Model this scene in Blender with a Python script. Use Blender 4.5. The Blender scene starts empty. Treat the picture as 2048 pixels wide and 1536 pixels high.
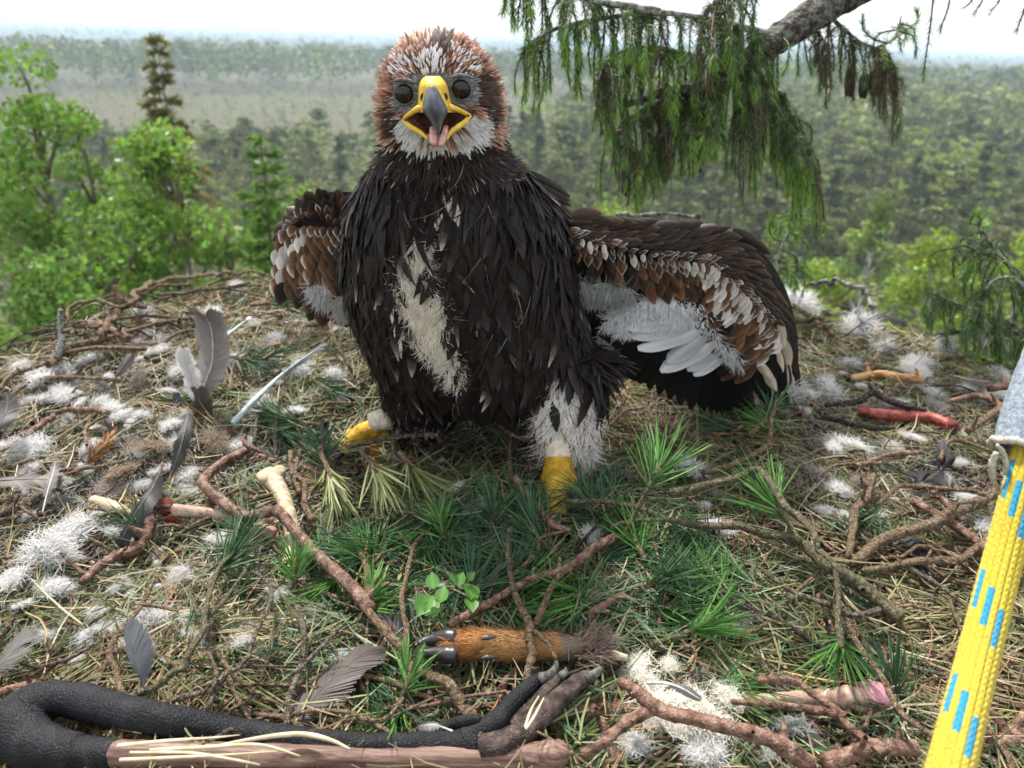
import bpy, bmesh, math
import numpy as np
from mathutils import Vector, Matrix
rng = np.random.default_rng(7)
R = math.radians
SC = bpy.context.scene
COL = SC.collection

# ------------------------------------------------------------------ camera
CAM = np.array([0.0, 0.0, 0.5])
F = 1547.0                       # focal length in pixels of a 2048 x 1536 frame
PITCH, ROLL = R(24.0), R(1.85)
_f = np.array([0, math.cos(PITCH), -math.sin(PITCH)])
_r0 = np.array([1.0, 0, 0]); _u0 = np.cross(_r0, _f)
_r = _r0 * math.cos(ROLL) + _u0 * math.sin(ROLL)
_u = _u0 * math.cos(ROLL) - _r0 * math.sin(ROLL)
cd = bpy.data.cameras.new('camera'); cam = bpy.data.objects.new('camera', cd); COL.objects.link(cam)
cd.sensor_fit = 'HORIZONTAL'; cd.sensor_width = 36.0; cd.lens = 36.0 * F / 2048.0
cd.clip_start = 0.02; cd.clip_end = 20000
cam.matrix_world = Matrix(((_r[0], _u[0], -_f[0], CAM[0]), (_r[1], _u[1], -_f[1], CAM[1]), (_r[2], _u[2], -_f[2], CAM[2]), (0, 0, 0, 1)))
cd.dof.use_dof = True; cd.dof.focus_distance = 0.74; cd.dof.aperture_fstop = 7.5
SC.camera = cam

# ------------------------------------------------------------------ world, sun, exposure
SUN_EL, SUN_AZ = R(58), R(-28)      # azimuth measured from +Y towards +X: behind the bird, a little to the left
w = bpy.data.worlds.new('World'); SC.world = w; w.use_nodes = True
nt = w.node_tree; nt.nodes.clear()
out = nt.nodes.new('ShaderNodeOutputWorld'); bg = nt.nodes.new('ShaderNodeBackground')
sky = nt.nodes.new('ShaderNodeTexSky'); sky.sky_type = 'NISHITA'; sky.sun_disc = False
sky.sun_elevation = SUN_EL; sky.sun_rotation = SUN_AZ; sky.air_density = 1.0; sky.dust_density = 2.0
tc = nt.nodes.new('ShaderNodeTexCoord'); mp = nt.nodes.new('ShaderNodeMapping'); mp.inputs['Scale'].default_value = (1, 1, 3.5)
nz_ = nt.nodes.new('ShaderNodeTexNoise'); nz_.inputs['Scale'].default_value = 2.2; nz_.inputs['Detail'].default_value = 6
cr = nt.nodes.new('ShaderNodeValToRGB'); cr.color_ramp.elements[0].position = 0.25; cr.color_ramp.elements[0].color = (0.78, 0.78, 0.78, 1)
cr.color_ramp.elements[1].position = 0.6; cr.color_ramp.elements[1].color = (1, 1, 1, 1)
mx = nt.nodes.new('ShaderNodeMix'); mx.data_type = 'RGBA'
mx.inputs['B'].default_value = (8.6, 9.0, 9.5, 1)       # the veil of thin white cloud, in the sky texture's own units
nt.links.new(tc.outputs['Generated'], mp.inputs['Vector']); nt.links.new(mp.outputs['Vector'], nz_.inputs['Vector'])
nt.links.new(nz_.outputs['Fac'], cr.inputs['Fac']); nt.links.new(cr.outputs['Color'], mx.inputs['Factor'])
nt.links.new(sky.outputs['Color'], mx.inputs['A']); nt.links.new(mx.outputs['Result'], bg.inputs['Color'])
bg.inputs['Strength'].default_value = 0.085
nt.links.new(bg.outputs['Background'], out.inputs['Surface'])
sl = bpy.data.lights.new('sun', 'SUN'); so = bpy.data.objects.new('sun', sl); COL.objects.link(so)
sl.energy = 4.2; sl.angle = R(5); sl.color = (1.0, 0.955, 0.89)
sd = Vector((math.sin(SUN_AZ) * math.cos(SUN_EL), math.cos(SUN_AZ) * math.cos(SUN_EL), math.sin(SUN_EL)))
so.rotation_euler = sd.to_track_quat('Z', 'Y').to_euler()
vs = SC.view_settings; SC.display_settings.display_device = 'sRGB'; vs.view_transform = 'Standard'; vs.look = 'None'; vs.gamma = 1.0; vs.use_curve_mapping = False
vs.exposure = 0.90
SC.cycles.volume_bounces = 0; SC.cycles.max_bounces = 5; SC.cycles.diffuse_bounces = 3; SC.cycles.glossy_bounces = 2; SC.cycles.transmission_bounces = 4; SC.cycles.adaptive_threshold = 0.02
SC.cycles.use_denoising = True

# ------------------------------------------------------------------ picture <-> place helpers
def ray(px, py):
    px = np.asarray(px, float); py = np.asarray(py, float)
    d = _f[None] + ((px - 1024) / F).reshape(-1, 1) * _r + ((768 - py) / F).reshape(-1, 1) * _u
    return d
def aty(px, py, Y):                       # point on the ray of a pixel at world depth Y
    d = ray(px, py); t = (np.asarray(Y, float).reshape(-1) - CAM[1]) / d[:, 1]
    return CAM + d * t[:, None]
def aty1(px, py, Y): return aty([px], [py], Y)[0]
def proj(P):
    q = np.atleast_2d(P) - CAM
    z = q @ _f
    return 1024 + F * (q @ _r) / z, 768 - F * (q @ _u) / z, z
def vnoise(x, y, s, seed=0):              # cheap smooth value noise
    x = np.asarray(x) * s + seed * 17.3; y = np.asarray(y) * s - seed * 9.1
    xi = np.floor(x); yi = np.floor(y); fx = x - xi; fy = y - yi
    fx = fx * fx * (3 - 2 * fx); fy = fy * fy * (3 - 2 * fy)
    h = lambda a, b: np.modf(np.abs(np.sin(a * 127.1 + b * 311.7 + seed * 74.7) * 43758.5453))[0]
    return (h(xi, yi) * (1 - fx) + h(xi + 1, yi) * fx) * (1 - fy) + (h(xi, yi + 1) * (1 - fx) + h(xi + 1, yi + 1) * fx) * fy - 0.5
NCX, NCY, NRX, NRY = 0.02, 0.62, 0.98, 1.05
def nest_z(x, y):
    x = np.asarray(x, float); y = np.asarray(y, float)
    q = (np.abs((x - NCX) / NRX) ** 2.7 + np.abs((y - NCY) / NRY) ** 2.7) ** (1 / 2.7)
    q = q + 0.10 * vnoise(x, y, 3.1, 3) + 0.05 * vnoise(x, y, 8, 4)
    z = 0.05 * vnoise(x, y, 4.5, 1) + 0.028 * vnoise(x, y, 14, 2) + 0.012 * vnoise(x, y, 37, 5)
    z = z + 0.035 * np.exp(-((x + 0.35) / 0.35) ** 2 - ((y - 1.45) / 0.3) ** 2)
    z = z + 0.012 * np.clip((q - 0.55) / 0.3, 0, 1)
    e = np.clip(q - 0.92, 0, None)
    return z - 0.02 - 2.6 * e ** 1.5 - 0.5 * e
def atn(px, py, off=0.0):                 # point where a pixel's ray meets the nest's surface (plus a height)
    d = ray(px, py); off = np.asarray(off, float)
    z = np.zeros(len(d)) + off
    for _ in range(14):
        t = np.clip((z - CAM[2]) / d[:, 2], 0.1, 2.4); t = np.where(t < 0, 2.4, t)
        P = CAM + d * t[:, None]
        z = 0.5 * z + 0.5 * (np.clip(nest_z(P[:, 0], P[:, 1]), -0.25, 1) + off)
    t = np.clip((z - CAM[2]) / d[:, 2], 0.1, 2.4)
    return CAM + d * t[:, None]
def atn1(px, py, off=0.0): return atn([px], [py], off)[0]
def unit(a):
    a = np.asarray(a, float)
    return a / np.maximum(np.linalg.norm(a, axis=-1, keepdims=True), 1e-9)
def catmull(P, n):
    P = np.asarray(P, float)
    if len(P) == 2:
        t = np.linspace(0, 1, n)[:, None]; return P[0] * (1 - t) + P[1] * t
    Q = np.vstack([2 * P[0] - P[1], P, 2 * P[-1] - P[-2]])
    m = len(P) - 1; o = []
    for s in np.linspace(0, m - 1e-6, n):
        i = int(s); t = s - i; a, b, c, d = Q[i:i + 4]
        o.append(0.5 * ((2 * b) + (c - a) * t + (2 * a - 5 * b + 4 * c - d) * t * t + (3 * b - a - 3 * c + d) * t ** 3))
    return np.array(o)
def interp_list(v, n): v = np.atleast_1d(np.asarray(v, float)); return np.interp(np.linspace(0, 1, n), np.linspace(0, 1, len(v)), v) if len(v) > 1 else np.full(n, v[0])

# ------------------------------------------------------------------ mesh helpers
def make(name, V, Fc, mat=None, parent=None, cols=None, uvs=None, smooth=True, label=None, cat=None, group=None, kind=None, mesh_only=False):
    V = np.asarray(V, np.float32); me = bpy.data.meshes.new(name)
    if isinstance(Fc, np.ndarray):
        n, k = Fc.shape
        me.vertices.add(len(V)); me.vertices.foreach_set('co', V.ravel())
        me.loops.add(n * k); me.loops.foreach_set('vertex_index', Fc.astype(np.int32).ravel())
        me.polygons.add(n); me.polygons.foreach_set('loop_start', np.arange(0, n * k, k, dtype=np.int32))
        try: me.polygons.foreach_set('loop_total', np.full(n, k, np.int32))
        except Exception: pass
        me.update(calc_edges=True)
    else:
        me.from_pydata(V.tolist(), [], Fc); me.update()
    if smooth: me.polygons.foreach_set('use_smooth', np.ones(len(me.polygons), bool))
    if cols is not None:
        c = np.ones((len(V), 4), np.float32); c[:, :3] = cols
        a = me.color_attributes.new('Col', 'FLOAT_COLOR', 'POINT'); a.data.foreach_set('color', c.ravel())
    if uvs is not None:
        vi = np.empty(len(me.loops), np.int32); me.loops.foreach_get('vertex_index', vi)
        ul = me.uv_layers.new(name='UVMap'); ul.data.foreach_set('uv', np.asarray(uvs, np.float32)[vi].ravel())
    if mat: me.materials.append(mat)
    if mesh_only: return me
    return put(name, me, parent, label, cat, group, kind)
def put(name, me, parent=None, label=None, cat=None, group=None, kind=None, M=None):
    o = bpy.data.objects.new(name, me); COL.objects.link(o)
    if parent is not None: o.parent = parent
    if M is not None: o.matrix_local = M
    if label: o['label'] = label
    if cat: o['category'] = cat
    if group: o['group'] = group
    if kind: o['kind'] = kind
    return o
def root(name, label, cat, loc=(0, 0, 0), group=None):
    # an Empty at the base of the thing: children keep world coordinates through the inverse
    o = put(name, None, None, label, cat, group); o.location = Vector([float(q) for q in loc]); o.empty_display_size = 0.02
    return o
def child(o, par):
    o.parent = par; o.matrix_parent_inverse = Matrix.Translation(-par.location); return o
class Acc:                                # collects pieces into one mesh
    def __init__(s): s.v = []; s.f = []; s.c = []; s.u = []; s.n = 0
    def add(s, V, Fc, c=None, uv=None):
        V = np.asarray(V, float); s.v.append(V); s.f.append(np.asarray(Fc, int) + s.n); s.n += len(V)
        s.c.append(np.broadcast_to(np.asarray((1, 1, 1) if c is None else c, float), (len(V), 3)))
        s.u.append(np.zeros((len(V), 2)) if uv is None else uv)
        return s
    def make(s, name, mat, parent=None, **k):
        o = make(name, np.vstack(s.v), np.vstack(s.f), mat, None, np.vstack(s.c), np.vstack(s.u), **k)
        if parent is not None: child(o, parent)
        return o
def tube(pts, rad, sides=8, jit=0.0, knots=0.0, close=True, flat=1.0, up=None, seed=None):
    pts = np.asarray(pts, float); n = len(pts); rad = interp_list(rad, n)
    g = np.random.default_rng(seed) if seed is not None else rng
    T = unit(np.gradient(pts, axis=0)); ref = np.array([0.31, 0.17, 0.93]) if up is None else np.asarray(up, float)
    A = np.cross(T, ref); bad = np.linalg.norm(A, axis=1) < 0.05; A[bad] = np.cross(T[bad], [1, 0, 0.1]); A = unit(A); B = np.cross(T, A)
    th = np.linspace(0, 2 * np.pi, sides, endpoint=False)
    rr = rad[:, None] * (1 + jit * (g.random((n, sides)) - 0.5) * 2 + knots * np.clip(g.normal(0, 1, (n, 1)), -0.6, 2))
    V = pts[:, None] + rr[..., None] * (np.cos(th)[None, :, None] * A[:, None] + flat * np.sin(th)[None, :, None] * B[:, None])
    V = V.reshape(-1, 3)
    i = np.arange(n - 1)[:, None] * sides; j = np.arange(sides)[None]; j2 = (j + 1) % sides
    Fc = np.stack([i + j, i + j2, i + sides + j2, i + sides + j], -1).reshape(-1, 4)
    uv = np.stack([np.tile(np.arange(sides) / sides, n), np.repeat(np.linspace(0, 1, n), sides)], 1)
    if close:
        e0 = len(V); V = np.vstack([V, pts[0] - T[0] * rad[0] * 0.3, pts[-1] + T[-1] * rad[-1] * 0.3]); uv = np.vstack([uv, [[0, 0], [0, 1]]])
        jj = np.arange(sides); b = (n - 1) * sides
        c0 = np.stack([jj, (jj + 1) % sides, np.full(sides, e0), np.full(sides, e0)], 1)
        c1 = np.stack([b + jj, b + (jj + 1) % sides, np.full(sides, e0 + 1), np.full(sides, e0 + 1)], 1)
        return V, Fc, uv, (c0[:, :3], c1[:, :3])
    return V, Fc, uv, None
def tube_obj(name, pts, rad, mat, parent=None, sides=8, jit=0.0, knots=0.0, flat=1.0, up=None, cols=None, seed=None, **k):
    V, Fc, uv, caps = tube(pts, rad, sides, jit, knots, True, flat, up, seed)
    F2 = Fc.tolist() + caps[0][:, ::-1].tolist() + caps[1].tolist()
    o = make(name, V, F2, mat, None, cols if cols is None else cols(V), uv, **k)
    if parent is not None: child(o, parent)
    return o
def strips(P0, D, N, L, W, K=3, prof=None, bend=0.0, curl=None, across=1, camber=0.0):
    """N blades at once. P0 roots, D directions, N normals, L lengths, W widths; bend curves towards -N; returns V, quads, t per vert, s per vert, index"""
    n = len(P0); D = unit(D); S = unit(np.cross(D, N)); N = np.cross(S, D)
    t = np.linspace(0, 1, K + 1); prof = np.interp(t, np.linspace(0, 1, len(prof)), prof) if prof is not None else np.array([1 - 0.85 * q for q in t])
    L = np.broadcast_to(L, n); W = np.broadcast_to(W, n); bend = np.broadcast_to(bend, n)
    c = P0[:, None] + D[:, None] * (t[None, :, None] * L[:, None, None]) - N[:, None] * ((t ** 2)[None, :, None] * (bend * L)[:, None, None])
    if curl is not None: c = c + S[:, None] * ((t ** 2)[None, :, None] * (np.broadcast_to(curl, n) * L)[:, None, None])
    s = np.linspace(-0.5, 0.5, across + 1)
    V = c[:, :, None] + S[:, None, None] * (prof[None, :, None] * s[None, None] * W[:, None, None])[..., None]
    if camber: V = V - N[:, None, None] * (prof[None, :, None] * (4 * s ** 2)[None, None] * camber * W[:, None, None])[..., None]
    m = across + 1; nv = (K + 1) * m
    a = np.arange(K)[:, None] * m + np.arange(across)[None]; a = a.reshape(-1)
    q = np.stack([a, a + 1, a + m + 1, a + m], 1)
    Fc = (np.arange(n)[:, None, None] * nv + q[None]).reshape(-1, 4)
    T = np.tile(np.repeat(t, m), n); Sx = np.tile(np.tile(s, K + 1), n); I = np.repeat(np.arange(n), nv)
    return V.reshape(-1, 3), Fc, T, Sx, I
def lerp(a, b, t): return np.asarray(a) * (1 - t[:, None]) + np.asarray(b) * t[:, None]

# ------------------------------------------------------------------ materials
def newmat(name):
    m = bpy.data.materials.new(name); m.use_nodes = True
    return m, m.node_tree, m.node_tree.nodes['Principled BSDF']
def N(t, kind, **k):
    n = t.nodes.new(kind)
    for a, b in k.items():
        if a in n.inputs: n.inputs[a].default_value = b
        else: setattr(n, a, b)
    return n
def attr_mat(name, rough=0.6, spec=0.3, trans=0.0, var=0.25, scale=60.0, objvar=0.0, bump=0.0, sheen=0.0, barb=False, coat=0.0, sss=0.0):
    m, t, b = newmat(name); L = t.links.new
    a = N(t, 'ShaderNodeAttribute', attribute_name='Col')
    nz = N(t, 'ShaderNodeTexNoise', Scale=scale, Detail=4.0)
    g = N(t, 'ShaderNodeTexCoord'); L(g.outputs['Object'], nz.inputs['Vector'])
    mr = N(t, 'ShaderNodeMapRange'); mr.inputs['From Min'].default_value = 0.3; mr.inputs['From Max'].default_value = 0.7
    mr.inputs['To Min'].default_value = 1 - var; mr.inputs['To Max'].default_value = 1 + var; L(nz.outputs['Fac'], mr.inputs['Value'])
    val = mr.outputs['Result']
    if objvar:
        oi = N(t, 'ShaderNodeObjectInfo'); m2 = N(t, 'ShaderNodeMapRange'); m2.inputs['To Min'].default_value = 1 - objvar; m2.inputs['To Max'].default_value = 1 + objvar
        L(oi.outputs['Random'], m2.inputs['Value']); mm = N(t, 'ShaderNodeMath', operation='MULTIPLY'); L(val, mm.inputs[0]); L(m2.outputs['Result'], mm.inputs[1]); val = mm.outputs[0]
    if barb:
        uv = N(t, 'ShaderNodeUVMap'); sx = N(t, 'ShaderNodeSeparateXYZ'); L(uv.outputs['UV'], sx.inputs[0])
        ab = N(t, 'ShaderNodeMath', operation='ABSOLUTE'); L(sx.outputs['X'], ab.inputs[0])
        m3 = N(t, 'ShaderNodeMath', operation='MULTIPLY'); L(ab.outputs[0], m3.inputs[0]); m3.inputs[1].default_value = -0.55
        ad = N(t, 'ShaderNodeMath', operation='ADD'); L(m3.outputs[0], ad.inputs[0]); L(sx.outputs['Y'], ad.inputs[1])
        m4 = N(t, 'ShaderNodeMath', operation='MULTIPLY'); L(ad.outputs[0], m4.inputs[0]); m4.inputs[1].default_value = 210.0
        sn = N(t, 'ShaderNodeMath', operation='SINE'); L(m4.outputs[0], sn.inputs[0])
        m5 = N(t, 'ShaderNodeMapRange'); m5.inputs['From Min'].default_value = -1; m5.inputs['To Min'].default_value = 0.78; m5.inputs['To Max'].default_value = 1.15; L(sn.outputs[0], m5.inputs['Value'])
        mm = N(t, 'ShaderNodeMath', operation='MULTIPLY'); L(val, mm.inputs[0]); L(m5.outputs['Result'], mm.inputs[1]); val = mm.outputs[0]
    vm = N(t, 'ShaderNodeVectorMath', operation='SCALE'); L(a.outputs['Color'], vm.inputs[0]); L(val, vm.inputs['Scale'])
    L(vm.outputs[0], b.inputs['Base Color']); b.inputs['Roughness'].default_value = rough; b.inputs['Specular IOR Level'].default_value = spec
    if sheen: b.inputs['Sheen Weight'].default_value = sheen
    if coat: b.inputs['Coat Weight'].default_value = coat; b.inputs['Coat Roughness'].default_value = 0.1
    if sss: b.inputs['Subsurface Weight'].default_value = sss; b.inputs['Subsurface Scale'].default_value = 0.004
    if bump:
        bp = N(t, 'ShaderNodeBump', Strength=bump, Distance=0.002); L(nz.outputs['Fac'], bp.inputs['Height']); L(bp.outputs['Normal'], b.inputs['Normal'])
    if trans:
        tr = N(t, 'ShaderNodeBsdfTranslucent'); L(vm.outputs[0], tr.inputs['Color']); ms = N(t, 'ShaderNodeMixShader'); ms.inputs[0].default_value = trans
        o = t.nodes['Material Output']; L(b.outputs[0], ms.inputs[1]); L(tr.outputs[0], ms.inputs[2]); L(ms.outputs[0], o.inputs['Surface'])
    return m
def noise_mat(name, stops, scale=40.0, rough=0.85, bump=0.6, dist=0.003, detail=8.0, stretch=(1, 1, 1), spec=0.25, voro=0.0, coat=0.0, sss=0.0, vscale=300.0):
    m, t, b = newmat(name); L = t.links.new
    g = N(t, 'ShaderNodeTexCoord'); mp = N(t, 'ShaderNodeMapping'); mp.inputs['Scale'].default_value = stretch; L(g.outputs['Object'], mp.inputs['Vector'])
    nz = N(t, 'ShaderNodeTexNoise', Scale=scale, Detail=detail, Roughness=0.65); L(mp.outputs[0], nz.inputs['Vector'])
    r = N(t, 'ShaderNodeValToRGB'); e = r.color_ramp.elements
    while len(e) < len(stops): e.new(0.5)
    for i, (p, c) in enumerate(stops): e[i].position = .5 + (p - .5) * .6; e[i].color = (*c, 1)
    L(nz.outputs['Fac'], r.inputs['Fac']); L(r.outputs['Color'], b.inputs['Base Color'])
    b.inputs['Roughness'].default_value = rough; b.inputs['Specular IOR Level'].default_value = spec
    h = nz.outputs['Fac']
    if voro:
        vo = N(t, 'ShaderNodeTexVoronoi', Scale=vscale, feature='DISTANCE_TO_EDGE'); L(mp.outputs[0], vo.inputs['Vector'])
        mr = N(t, 'ShaderNodeMapRange'); mr.inputs['From Max'].default_value = 0.25; L(vo.outputs['Distance'], mr.inputs['Value'])
        m1 = N(t, 'ShaderNodeMath', operation='MULTIPLY'); L(mr.outputs['Result'], m1.inputs[0]); m1.inputs[1].default_value = voro
        ad = N(t, 'ShaderNodeMath', operation='ADD'); L(h, ad.inputs[0]); L(m1.outputs[0], ad.inputs[1]); h = ad.outputs[0]
    bp = N(t, 'ShaderNodeBump', Strength=bump, Distance=dist); L(h, bp.inputs['Height']); L(bp.outputs['Normal'], b.inputs['Normal'])
    if coat: b.inputs['Coat Weight'].default_value = coat
    if sss: b.inputs['Subsurface Weight'].default_value = sss; b.inputs['Subsurface Scale'].default_value = 0.004
    return m
# ================================================================== BACKGROUND: ground, forest, trees, haze
GZ = -22.0
M_ground = noise_mat('bog_ground', [(0.2, (0.05, 0.055, 0.025)), (0.42, (0.095, 0.078, 0.045)), (0.58, (0.065, 0.07, 0.03)), (0.8, (0.13, 0.105, 0.065))], scale=0.09, rough=0.95, bump=0.3, dist=0.3, stretch=(0.4, 1, 1))
M_leaf = attr_mat('leaf', rough=0.55, spec=0.25, trans=0.35, var=0.25, scale=0.6)
M_leafnear = attr_mat('leaf_near', rough=0.45, spec=0.3, trans=0.5, var=0.2, scale=1.5)
M_trunk = noise_mat('tree_bark', [(0.35, (0.06, 0.05, 0.04)), (0.65, (0.16, 0.13, 0.11))], scale=3, rough=0.95, bump=0.5, dist=0.02, stretch=(1, 1, 0.3))
M_birch = noise_mat('birch_bark', [(0.35, (0.10, 0.09, 0.08)), (0.5, (0.42, 0.40, 0.37)), (0.7, (0.6, 0.58, 0.55))], scale=4, rough=0.9, bump=0.3, dist=0.01, stretch=(1, 1, 2))

def ground_h(x, y):
    d = np.hypot(x, y)
    h = 14 * np.clip((d - 900) / 1800, 0, 1) * (0.6 + 0.9 * vnoise(x, y, 0.0011, 8))
    return GZ + h + 0.8 * vnoise(x, y, 0.02, 9)
rr_ = np.concatenate([[0.5], np.geomspace(6, 5200, 70)]); aa_ = np.linspace(0, 2 * np.pi, 120, endpoint=False)
gx = (rr_[:, None] * np.cos(aa_)[None]).ravel(); gy = (rr_[:, None] * np.sin(aa_)[None]).ravel()
gV = np.stack([gx, gy, ground_h(gx, gy)], 1); k_ = np.arange(len(rr_) - 1)[:, None] * 120; j_ = np.arange(120)[None]
gF = np.stack([k_ + j_, k_ + (j_ + 1) % 120, k_ + 120 + (j_ + 1) % 120, k_ + 120 + j_], -1).reshape(-1, 4)
make('ground', gV, gF[:, ::-1], M_ground, kind='structure', label='brown open bog ground far below the nest')

def leafquads(P, size, g, tilt=0.6, cols=None, aspect=0.6):
    n = len(P); nrm = unit(g.normal(0, 1, (n, 3)) * [1, 1, tilt] + [0, 0, 0.5]); d = unit(np.cross(nrm, g.normal(0, 1, (n, 3))))
    s = np.cross(nrm, d); L = size * g.uniform(0.6, 1.3, n)
    V = np.stack([P - d * L[:, None] * 0.5, P + s * L[:, None] * aspect * 0.5, P + d * L[:, None] * 0.5, P - s * L[:, None] * aspect * 0.5], 1).reshape(-1, 3)
    return V, np.arange(4 * n).reshape(n, 4), np.repeat(cols, 4, 0)
def crown_points(kind, n, g):
    """leaf positions of a unit-high tree (0..1), grouped in clumps; returns points and clump brightness"""
    if kind == 'pine':
        nc = 26; h = g.uniform(0.42, 0.97, nc); rmax = 0.20 * np.sqrt(np.clip((1.0 - h) / 0.5, 0.05, 1)) ; cs = g.uniform(0.04, 0.07, nc)
    elif kind == 'birch':
        nc = 40; h = g.uniform(0.25, 0.98, nc); rmax = 0.19 * np.sin(np.pi * np.clip((1.02 - h) / 0.82, 0, 1) ** 0.7) + 0.01; cs = g.uniform(0.03, 0.055, nc)
    else:
        nc = 46; h = g.uniform(0.12, 0.99, nc); rmax = 0.17 * (1.02 - h); cs = 0.022 + 0.035 * (1 - h)
    a = g.uniform(0, 6.283, nc); q = rmax * np.sqrt(g.uniform(0.25, 1, nc)); C = np.stack([q * np.cos(a), q * np.sin(a), h], 1)
    i = g.integers(0, nc, n); u = unit(g.normal(0, 1, (n, 3))) * (g.random(n) ** 0.4)[:, None]
    sq = np.array([1.25, 1.25, 0.62]) if kind != 'spruce' else np.array([1.5, 1.5, 0.5])
    P = C[i] + u * cs[i][:, None] * sq
    return P, g.uniform(0.75, 1.25, nc)[i]
TCOL = {'pine': (0.145, 0.165, 0.06), 'birch': (0.25, 0.31, 0.075), 'spruce': (0.10, 0.13, 0.055)}
def tree_templates(kind, count, n, seed):
    o = []
    for s in range(count):
        g = np.random.default_rng(seed + s); P, b = crown_points(kind, n, g)
        c = np.array(TCOL[kind]) * b[:, None] * g.uniform(0.8, 1.2, (n, 1)) * (1 + 0.12 * g.normal(0, 1, (n, 3)))
        V, Fc, cc = leafquads(P, 0.036 if kind != 'spruce' else 0.03, g, 0.7, np.clip(c, 0.005, 1))
        crown = make('crown', V, Fc, M_leaf, cols=cc, smooth=False, mesh_only=True)
        tp = catmull(np.array([[0, 0, -0.02], [g.normal(0, 0.008), g.normal(0, 0.008), 0.4], [g.normal(0, 0.012), g.normal(0, 0.012), 0.75], [0, 0, 0.96]]), 8)
        tv, tf, _, _ = tube(tp, [0.013, 0.009, 0.006, 0.002], 6, close=False, seed=seed + s)
        trunk = make('trunk', tv, tf, M_birch if kind == 'birch' else M_trunk, mesh_only=True)
        o.append((crown, trunk))
    return o
TPL = {'pine': tree_templates('pine', 6, 1500, 100), 'birch': tree_templates('birch', 4, 1700, 200), 'spruce': tree_templates('spruce', 3, 1500, 300)}
def is_bog(x, y):
    d = np.hypot(x, y); a = np.degrees(np.arctan2(x, y))
    lim = np.interp(a, [-40, -12, 0, 8, 14, 40], [145, 150, 170, 230, 420, 420]) * (1 + 0.3 * vnoise(x, y, 0.02, 21))
    far = np.interp(a, [-40, -4, 6, 14, 40], [330, 340, 350, 400, 400]) * (1 + 0.12 * vnoise(x, y, 0.012, 22))
    return (d > lim) & (d < far)
def tree_thing(kind, i, x, y, h, sc, label, group):
    r = root({'pine': 'pine_tree', 'birch': 'birch_tree', 'spruce': 'spruce_tree'}[kind], label, 'tree', (x, y, float(ground_h(x, y))), group)
    c, t = TPL[kind][i % len(TPL[kind])]
    r.scale = (h * sc, h * sc, h); r.rotation_euler = (0, 0, float(rng.uniform(0, 6.28)))
    put('crown', c, r); put('trunk', t, r); return r
g = np.random.default_rng(11)
cand = []
while len(cand) < 330:
    a = R(g.uniform(-35, 35)); d = math.sqrt(g.uniform(30 ** 2, 185 ** 2)); x, y = d * math.sin(a), d * math.cos(a)
    if is_bog(np.array(x), np.array(y)): continue
    if a < R(-6) and d < 60 : continue
    if any((x - q[0]) ** 2 + (y - q[1]) ** 2 < (2.0 + d * 0.012) ** 2 for q in cand): continue
    kd = g.choice(['pine', 'birch', 'spruce'], p=[0.66, 0.24, 0.10]) if a > 0 else g.choice(['pine', 'birch', 'spruce'], p=[0.8, 0.08, 0.12])
    cand.append((x, y, kd, d))
TL = {'pine': ('round crowned dark green pine standing in the forest below the nest', 'pines in the forest below'),
      'birch': ('light yellow-green birch standing among the darker pines below the nest', 'birches in the forest below'),
      'spruce': ('narrow dark pointed spruce standing in the forest below the nest', 'spruces in the forest below')}
for i, (x, y, kd, d) in enumerate(cand):
    h = {'pine': 11.5, 'birch': 11.5, 'spruce': 12.5}[kd] * g.uniform(0.75, 1.2) * (0.8 if x < 0 else 1.0)
    tree_thing(kd, i, x, y, h, g.uniform(0.95, 1.35), *TL[kd])
# the forest beyond and the young growth between the trees: one mass
g = np.random.default_rng(12); NF = 8500
a = np.radians(g.uniform(-40, 40, NF * 3)); d = np.exp(g.uniform(math.log(170), math.log(3900), NF * 3)); x, y = d * np.sin(a), d * np.cos(a)
bog = is_bog(x, y) | ((vnoise(x, y, 0.004, 31) > 0.17) & (d > 480) & (d < 1500) & (a < 0.05))
keep = ~bog; x, y, d = x[keep][:NF], y[keep][:NF], d[keep][:NF]
bn = 2600; ba = np.radians(g.uniform(-40, 14, bn)); bd = np.sqrt(g.uniform(140 ** 2, 400 ** 2, bn)); bx, by = bd * np.sin(ba), bd * np.cos(ba)   # stunted bog pines
un = 2600; ua = np.radians(g.uniform(-38, 38, un)); ud = np.sqrt(g.uniform(26 ** 2, 230 ** 2, un)); ux, uy = ud * np.sin(ua), ud * np.cos(ua)
k_ = ~is_bog(ux, uy) & ~((ua < -0.1) & (ud < 55)); ux, uy, ud = ux[k_], uy[k_], ud[k_]
def mass(name, x, y, d, hh, nq, qs, seed, birch_far, label):
    g = np.random.default_rng(seed); nT = len(x); lod = []
    for s in range(10):
        gg = np.random.default_rng(seed + 10 + s); kd = ['pine', 'pine', 'pine', 'pine', 'birch', 'spruce', 'pine', 'birch', 'pine', 'birch'][s]
        P, b = crown_points(kd, nq, gg); lod.append((P, np.array(TCOL[kd]) * b[:, None]))
    pick = g.integers(0, 10, nT); pick = np.where((d > birch_far) & ((pick == 4) | (pick == 9)), 0, pick)
    LP = np.stack([l[0] for l in lod])[pick]; LC = np.stack([l[1] for l in lod])[pick] * g.uniform(0.75, 1.25, (nT, 1, 1))
    P = LP * hh[:, None, None] * np.array([1.45, 1.45, 1]) + np.stack([x, y, ground_h(x, y)], 1)[:, None]
    V, Fc, cc = leafquads(P.reshape(-1, 3), 1.0, g, 0.7, LC.reshape(-1, 3))
    sz = np.repeat(np.repeat(hh * qs, nq), 4)[:, None]; ctr = np.repeat(P.reshape(-1, 3), 4, 0); V = ctr + (V - ctr) * sz
    make(name, V, Fc, M_leaf, cols=cc, smooth=False, kind='stuff', label=label, cat='forest')
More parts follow.
